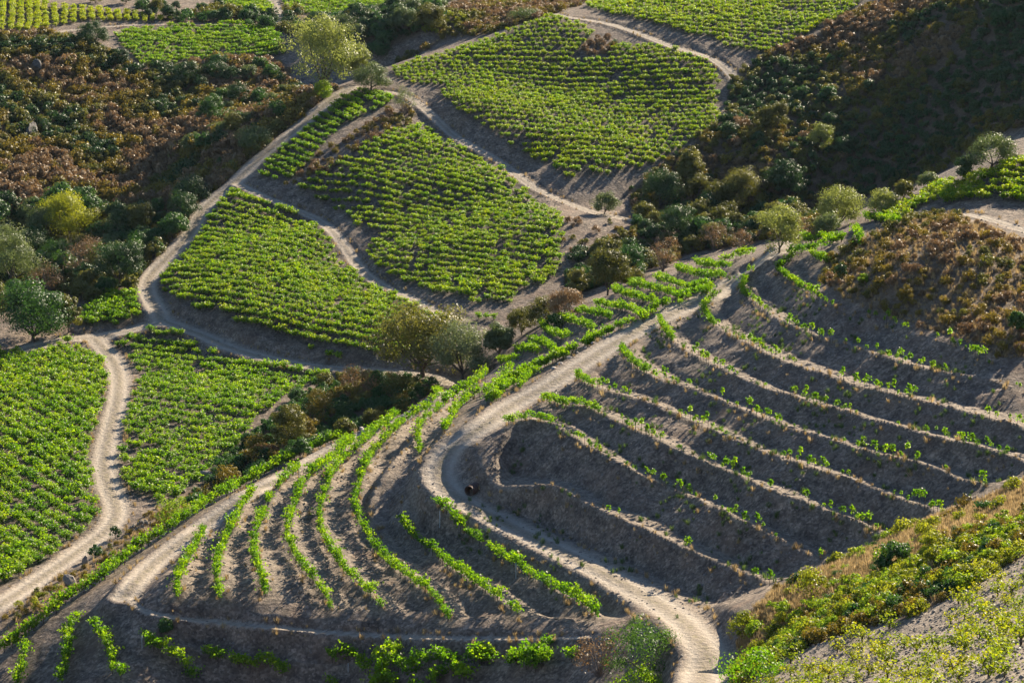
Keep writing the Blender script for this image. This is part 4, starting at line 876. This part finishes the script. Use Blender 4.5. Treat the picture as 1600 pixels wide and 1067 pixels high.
scrub_region('440 292,500 240,560 205,615 165,650 178,632 200,580 222,530 255,480 292', .9, ch({'rust': .4, 'ochre': .3, 'olive': .3}, 61, 4, .2), .9, 'bank between the strip plot and the middle plot', 15)
scrub_region('880 345,960 345,1000 350,960 400,900 420,880 400', 1.6, ch({'rust': .3, 'ochre': .3, 'olive': .4}, 62, 4, .3), .8, 'bare slope right of the middle plot', 8)
scrub_region('903 84,932 57,972 67,938 92', .8, ch({'rust': .4, 'ochre': .3, 'evergreen': .3}, 63, 4, .1), .9, 'bare notch at the top of the large upper plot', 6)
scrub_region(RIDGE_V, 1.0, ch({'ochre': .45, 'olive': .3, 'rust': .25}, 57, 4, .2), .75, 'verge of the ridge track', 20)
BTP = wpoly(BANKTOP); _bk = ch({'herb': .45, 'lime': .25, 'bramble': .16, 'ochre': .14}, 58, 2.2, .1)
def bank_choice(x, y):
    if in_poly(np.array([x]), np.array([y]), BTP)[0] and RNG.random() < .86: return None
    return _bk(x, y)
scrub_region(BANK, .55, bank_choice, .8, 'grassy bank above the gravel slope', 40)
scrub_region(VERGE, .9, ch({'ochre': .5, 'herb': .3, 'olive': .2}, 59, 4, .45), .6, 'rough verge between left track and hedge row', 10)
scrub_region(DOME, .95, ch({'rust': .3, 'ochre': .5, 'olive': .2}, 60, 4, .2), .8, 'dry grass hill on the right', 20)
for m, v in BUCK.items():
    if v: scatter(m + '_scrub', SCRJ[m], [q[0] for q in v], [q[1] for q in v], RNG.random(len(v)) * 6.28, np.array([q[2] for q in v]), 'mass of %s scrub covering the slopes' % CAT[m], tilt=.12)

def big_shrubs(s, step, mats, lo, hi, where, lab):
    x, y = fill(s, step, .4)
    for i in range(len(x)):
        if abs(x[i] / y[i]) > .26 or min(math.hypot(x[i] - a_, y[i] - b_) for a_, b_ in bp_) < 1.6: continue
        m = mats[RNG.integers(len(mats))]; w_ = lo + (hi - lo) * RNG.random() ** 1.5
        BS[m].put(x[i], y[i], RNG.random() * 6.28, w_ / 2.2, '%s rounded shrub %s' % (lab[m], where), 'shrub', '%s shrubs %s' % (lab[m], where))
BM = ('evergreen', 'olive', 'fig', 'greygreen', 'bramble')
BS = {m: Protos('shrub', [tree_meshes(1500 + 7 * i + k, 2.2, 1.9, m, 'round', .13) for k in range(3)]) for i, m in enumerate(BM)}
LB = dict(evergreen='dark', olive='olive', fig='glossy green', greygreen='grey green', bramble='deep green')
big_shrubs("-30 340,120 330,200 350,262 320,300 345,250 400,215 440,170 470,130 480,60 460,-30 500", 2.7, BM, 2.0, 4.4, 'on the floor of the left ravine', LB)
big_shrubs("255 130,340 110,450 90,470 130,500 150,440 200,400 240,340 290,290 260,330 200", 3.4, BM, 1.3, 3.0, 'in the shaded upper part of the left ravine', LB)
big_shrubs("990 345,1060 270,1130 250,1250 300,1300 335,1200 380,1090 400,1000 440,920 460,890 450,930 400", 3.2, ('evergreen', 'olive', 'bramble', 'olive'), 1.6, 3.4, 'in the right ravine behind the crest', LB)
big_shrubs("470 60,560 30,640 18,700 20,640 60,590 85,560 110", 3.0, ('evergreen', 'bramble', 'greygreen'), 1.8, 3.6, 'in the dark hollow behind the willow', LB)
big_shrubs("100 0,330 8,420 28,420 45,330 38,240 32,180 14", 4.0, ('evergreen', 'olive', 'bramble'), 1.6, 3.2, 'in the dark strip between the far plots', LB)
big_shrubs("365 712,440 640,540 590,640 600,690 612,600 660,480 710,350 770", 3.4, ('olive', 'bramble', 'fig'), 1.2, 2.2, 'in the ravine below the broad tree', LB)
big_shrubs("1150 130,1300 60,1640 0,1640 190,1480 265,1330 310,1180 350", 7.5, ('evergreen', 'bramble', 'olive'), 1.4, 3.0, 'on the dark slope at the upper right', LB)
# ------------------------------------------------------------------ dry grass, herbs, stones
def tuft(seed, n=26, h=.36, mat='grass'):
    r = np.random.default_rng(seed); an = r.random(n) * 6.28; b = np.c_[np.cos(an), np.sin(an), np.zeros(n)] * (r.random(n) * .16)[:, None]
    tip = b + np.c_[np.cos(an) * .22, np.sin(an) * .22, np.ones(n)] * (h * (.6 + .6 * r.random(n)))[:, None]; s_ = np.c_[-np.sin(an), np.cos(an), np.zeros(n)] * .014
    mid = (b + tip) / 2 + (0, 0, .04); V = np.stack([b - s_, b + s_, tip + s_ * .3, mid - s_ * 1.2], 1).reshape(-1, 3)
    return mesh_np('tuft', V, np.arange(4 * n).reshape(n, 4), MAT[mat], False, {'leaf_tone': ('FLOAT', np.repeat(r.random(n), 4))})
GT = [tuft(500 + k) for k in range(5)]; HT = [tuft(520 + k, 22, .26, 'weed') for k in range(3)]
gx_, gy_ = [], []
def addg(x, y, keep=1.0):
    m = RNG.random(len(x)) < keep; gx_.append(x[m]); gy_.append(y[m])
for s, st, kp in ((DOME, .4, .9), (BANKTOP, .15, .9), (BANK, .6, .5), (VERGE, .5, .5), (RIDGE_V, .7, .5), (SCRUB_R, 1.3, .4), (SCRUB_L, 1.3, .5), (SCRUB_T, 1.0, .6)): addg(*fill(s, st), kp)
for ti, L in enumerate(TLINES):                                # verges of the tracks
    hw = TRACKS[ti][1]; x, y, an, u = along(L, .35, .15); m = RNG.random(len(x)) < .3
    for sgn in (-1, 1):
        o_ = hw * (1.12 + .4 * RNG.random(len(x))); gx_.append((x - np.sin(an) * o_ * sgn)[m]); gy_.append((y + np.cos(an) * o_ * sgn)[m])
hx, hy = [], []
for L in LR + LL:                                              # thin growth on the terrace rims and banks
    x, y, an, u = along(L, .3, .2); m = RNG.random(len(x)) < .38; gx_.append((x + RNG.normal(size=len(x)) * .35)[m]); gy_.append((y + RNG.normal(size=len(x)) * .35)[m])
for L in LR:
    x, y, an, u = along(L, .5, .3); x, y, an = np.tile(x, 3), np.tile(y, 3), np.tile(an, 3); o_ = RNG.random(len(x)) * 3.6; m = (RNG.random(len(x)) < .9) & (noise2(x, y + o_, 2.2, 91) > .08); hx.append((x + np.sin(an) * o_)[m]); hy.append((y - np.cos(an) * o_)[m])
X, Y = np.concatenate(gx_), np.concatenate(gy_); m = Grid(GX, GY, TRK)(X, Y) > 1.05; X, Y = X[m], Y[m]
scatter('dry_grass', GT, X, Y, RNG.random(len(X)) * 6.28, (.45 + .75 * RNG.random(len(X)) ** 2), 'straw coloured dry grass on verges, banks and rims', tilt=.2)
X2, Y2 = np.concatenate(hx), np.concatenate(hy)
scatter('green_herbs', HT, X2, Y2, RNG.random(len(X2)) * 6.28, .5 + .9 * RNG.random(len(X2)), 'small green weeds on the terrace banks', tilt=.2)
def stone_mesh(seed, n=2, flat=.6, lo=.30, hi=.5):
    r = np.random.default_rng(seed); import bmesh
    bm = bmesh.new(); bmesh.ops.create_icosphere(bm, subdivisions=n, radius=.5)
    ax = r.normal(size=(9, 3)); ax /= np.linalg.norm(ax, axis=1, keepdims=True); dd = lo + (hi - lo) * r.random(9)
    for v in bm.verts:
        p = np.array(v.co)
        for a_, d_ in zip(ax, dd):
            s_ = p @ a_
            if s_ > d_: p = p - a_ * (s_ - d_)
        p = p * (1, .75, flat) + r.normal(size=3) * .012; v.co = p
    me = bpy.data.meshes.new('stone'); bm.to_mesh(me); bm.free(); me.materials.append(MAT['rock']); return me
ST = [stone_mesh(600 + k, 1) for k in range(6)]
ok = (TER > .5) | (BENCH > .5); jx = np.argwhere(ok & (RNG.random(H.shape) < .12 * np.gradient(GX)[None, :] / .18 * np.gradient(GY)[:, None] / .21))
SX, SY = GX[jx[:, 1]] + RNG.random(len(jx)) * .2, GY[jx[:, 0]] + RNG.random(len(jx)) * .2
ex, ey = [], []
for ti, L in enumerate(TLINES):
    hw = TRACKS[ti][1]; x, y, an, u = along(L, .3, .15); m = RNG.random(len(x)) < (.5 if ti in (0, 1, 3, 5) else .25)
    for sgn in (-1, 1):
        o_ = hw * (.95 + .4 * RNG.random(len(x))); ex.append((x - np.sin(an) * o_ * sgn)[m]); ey.append((y + np.cos(an) * o_ * sgn)[m])
fx, fy = fill(FG, .27); ex.append(fx); ey.append(fy)
SX = np.r_[SX, np.concatenate(ex)]; SY = np.r_[SY, np.concatenate(ey)]
scatter('loose_stones', ST, SX, SY, RNG.random(len(SX)) * 6.28, .07 + .26 * RNG.random(len(SX)) ** 3, 'loose schist stones on banks and track edges', tilt=.5)
print('tris', sum(len(m_.polygons) * 2 for m_ in bpy.data.meshes)); print('grass', len(X), 'stones', len(SX), 'herbs', len(X2))
# named rocks
def rock(px, py, wpx, hpx, label, name='boulder', mat='rock', seed=0):
    p, r_ = cast(np.array([px], float), np.array([py], float)); s_ = r_[0] / FPX; me = stone_mesh(seed, 3, .9, .16, .46) if name == 'outcrop' else stone_mesh(seed, 3, flat=.9); me.materials.clear(); me.materials.append(MAT['dark_rock' if name == 'outcrop' else mat])
    for po in me.polygons: po.use_smooth = False
    o = link(name, me); o.location = (p[0, 0], p[0, 1], float(ground(p[0, 0], p[0, 1])) + hpx * s_ * .3); o.scale = (wpx * s_, wpx * s_ * .8, hpx * s_ * 1.1); o.rotation_euler = (RNG.normal() * .3, RNG.normal() * .3, RNG.random() * 6.28); return tag(o, label, 'rock')
rock(110, 911, 32, 17, 'grey cracked boulder on the verge between left track and hedge row', seed=1); rock(133, 886, 10, 22, 'dark upright rock beside the left verge track', seed=2); rock(320, 745, 24, 14, 'flat grey slab at the corner of the plot above the left track', seed=3)
rock(209, 830, 11, 6, 'white stone lying by the rubble heap', 'stone', 'white', 4); rock(285, 768, 14, 9, 'pale rock below the flat grey slab', seed=5); rock(172, 868, 7, 6, 'small pale stone on the rough verge', 'stone', 'white', 6)
rock(57, 113, 22, 26, 'tall dark outcrop on the brown slope', 'outcrop', seed=7); rock(72, 112, 12, 22, 'narrow outcrop right of the tall dark one', 'outcrop', seed=8); rock(50, 213, 30, 34, 'jagged blue grey outcrop low on the brown slope', 'outcrop', seed=9); rock(38, 134, 18, 10, 'low outcrop left of the tall dark one', 'outcrop', seed=10); rock(22, 152, 20, 8, 'flat pale outcrop at the left edge of the brown slope', 'outcrop', seed=11)
rock(112, 78, 16, 12, 'dark outcrop under the yellowing plot', 'outcrop', seed=12)
rock(640, 725, 10, 12, 'blocky rock on the earth hump left of the track bend', seed=13); rock(655, 728, 8, 10, 'second blocky rock on the earth hump beside the track bend', seed=14)
for k, (px, py) in enumerate([(905, 557), (893, 565), (879, 574), (918, 551), (931, 541), (868, 583), (946, 532)]): rock(px - 3, py + 2, 7 + 3 * (k % 3), 4.5 + (k % 2), ['pale kerb stone beside the densest part of the crest hedge', 'pale kerb stone below the crest hedge on the track edge', 'low stone at the lower end of the crest kerb stones', 'flat stone in the middle of the crest kerb stones', 'grey stone near the upper end of the crest kerb stones', 'lowest of the crest kerb stones', 'topmost of the crest kerb stones'][k], 'kerb_stone', 'kerb', 20 + k)['group'] = 'kerb stones along the crest track'
# rubble heap: a mound of stones
p, r_ = cast(np.array([225.]), np.array([826.])); hp = empty('rubble_heap', (p[0, 0], p[0, 1], float(ground(p[0, 0], p[0, 1])))); tag(hp, 'heap of broken stone beside the lower left track', 'rubble heap')
for k in range(60):
    rr = RNG.random() ** .6 * 1.0; an = RNG.random() * 6.28; o = link('stone', ST[k % 6], hp); o.location = (rr * math.cos(an) * 1.15, rr * math.sin(an) * .9, max(0, .75 * (1 - rr)) + .05); s_ = .22 + .2 * RNG.random(); o.scale = (s_,) * 3; o.rotation_euler = tuple(RNG.random(3) * 6)
# corrugated culvert pipe in the bank at the bend
p, r_ = cast(np.array([738.]), np.array([752.])); z = float(ground(p[0, 0], p[0, 1]))
cp = empty('culvert_pipe', (p[0, 0], p[0, 1], z + .28), 0); tag(cp, 'rusty corrugated culvert pipe sticking out of the bank at the bend', 'pipe')
paths = []; n = 30; R0 = .36
an = np.linspace(0, 2 * math.pi, 24, endpoint=False); V, F = [], []
prof = [(t, R0 + .018 * (-1) ** k) for k, t in enumerate(np.linspace(-.55, .5, n))] + [(t, R0 - .03) for t in (.5, .2, -.5)]
for t, R in prof: V += [(R * math.cos(q), t, R * math.sin(q)) for q in an]
for k in range(len(prof) - 1):
    for i in range(24): F.append((k * 24 + i, k * 24 + (i + 1) % 24, (k + 1) * 24 + (i + 1) % 24, (k + 1) * 24 + i))
V = np.array(V); V[:, 1] *= -1; o = link('pipe_wall', mesh_np('pipe_wall', V, F, MAT['pipe'], True), cp); cp.rotation_euler = (0, 0, math.radians(-28))
# pale kerb along the outer edge of the upper end of the left track
kl = wline("548 681,575 678,598 668,625 656,655 640,690 622", 6, 1); x, y, an, u = along(kl, .62, 0)
kb = empty('track_kerb', (x[0], y[0], float(ground(x[0], y[0])))); tag(kb, 'low pale stone kerb between the bramble ravine and the left track', 'kerb')
def box_mesh(name, sx, sy, sz, mat, seed=0):
    r = np.random.default_rng(seed); V = np.array([(a_, b_, c_) for c_ in (-.5, .5) for b_ in (-.5, .5) for a_ in (-.5, .5)]) * (sx, sy, sz) + r.normal(size=(8, 3)) * .015
    return mesh_np(name, V, [(0, 2, 3, 1), (4, 5, 7, 6), (0, 1, 5, 4), (2, 6, 7, 3), (0, 4, 6, 2), (1, 3, 7, 5)], mat)
KB = [box_mesh('stone', .6, .24, .26, MAT['kerb'], k) for k in range(4)]
for i in range(len(x)):
    o = link('stone', KB[i % 4], kb); o.location = (x[i] - x[0], y[i] - y[0], float(ground(x[i], y[i])) - kb.location.z + .08); o.rotation_euler = (0, 0, an[i] + RNG.normal() * .04)
# stakes at row ends
def stake(px, py, hpx, label, mat='stake', rad=.035):
    p, r_ = cast(np.array([px], float), np.array([py], float)); h = hpx * r_[0] / FPX
    me = tube_mesh('stake', [([(0, 0, -.3), (.01, 0, h * .5), (.015, .01, h), (.015, .01, h + .005)], [rad, rad, rad * .9, .001])], MAT[mat], 7); o = link('vine_stake', me); o.location = (p[0, 0], p[0, 1], float(ground(p[0, 0], p[0, 1]))); return tag(o, label, 'stake')
stake(687, 826, 26, 'steel stake at the start of the row next below the gravel track', 'steel'); stake(806, 900, 24, 'thin stake in the gap of the row next below the gravel track', 'steel'); stake(1026, 444, 9, 'small bright blue stake at the end of a crest row', 'blue', .05)
stake(467, 745, 16, 'grey stake at the top end of the third curved row', 'steel'); stake(758, 602, 22, 'stake with a vine climbing it near the almond tree', 'stake'); stake(824, 912, 14, 'short stake further along the row below the gravel track', 'stake'); stake(222, 1012, 20, 'stake at the start of the row below the footpath bank', 'steel'); stake(860, 922, 14, 'leaning stake near the end of the row below the gravel track', 'stake'); stake(544, 1050, 14, 'stake in the bottom edge thicket', 'steel')

# thin blue summer haze: one closed box round the whole place
hv = np.array([(x_, y_, z_) for z_ in (float(H.min()) - 1.5, float(max(H.max(), CAMZ)) + 6) for y_ in (-75, 815) for x_ in (-430, 440)])
hm, n, N, Lk = newmat('haze_air'); pv = N('ShaderNodeVolumePrincipled'); pv.inputs['Color'].default_value = (.62, .80, 1.0, 1); pv.inputs['Density'].default_value = .00003; pv.inputs['Anisotropy'].default_value = .2
o_ = N('ShaderNodeOutputMaterial'); Lk(pv.outputs[0], o_.inputs['Volume'])
tag(link('haze', mesh_np('haze', hv, [(0, 2, 3, 1), (4, 5, 7, 6), (0, 1, 5, 4), (2, 6, 7, 3), (0, 4, 6, 2), (1, 3, 7, 5)], hm)), 'thin bluish haze in the air over the valley', None, None, 'stuff')
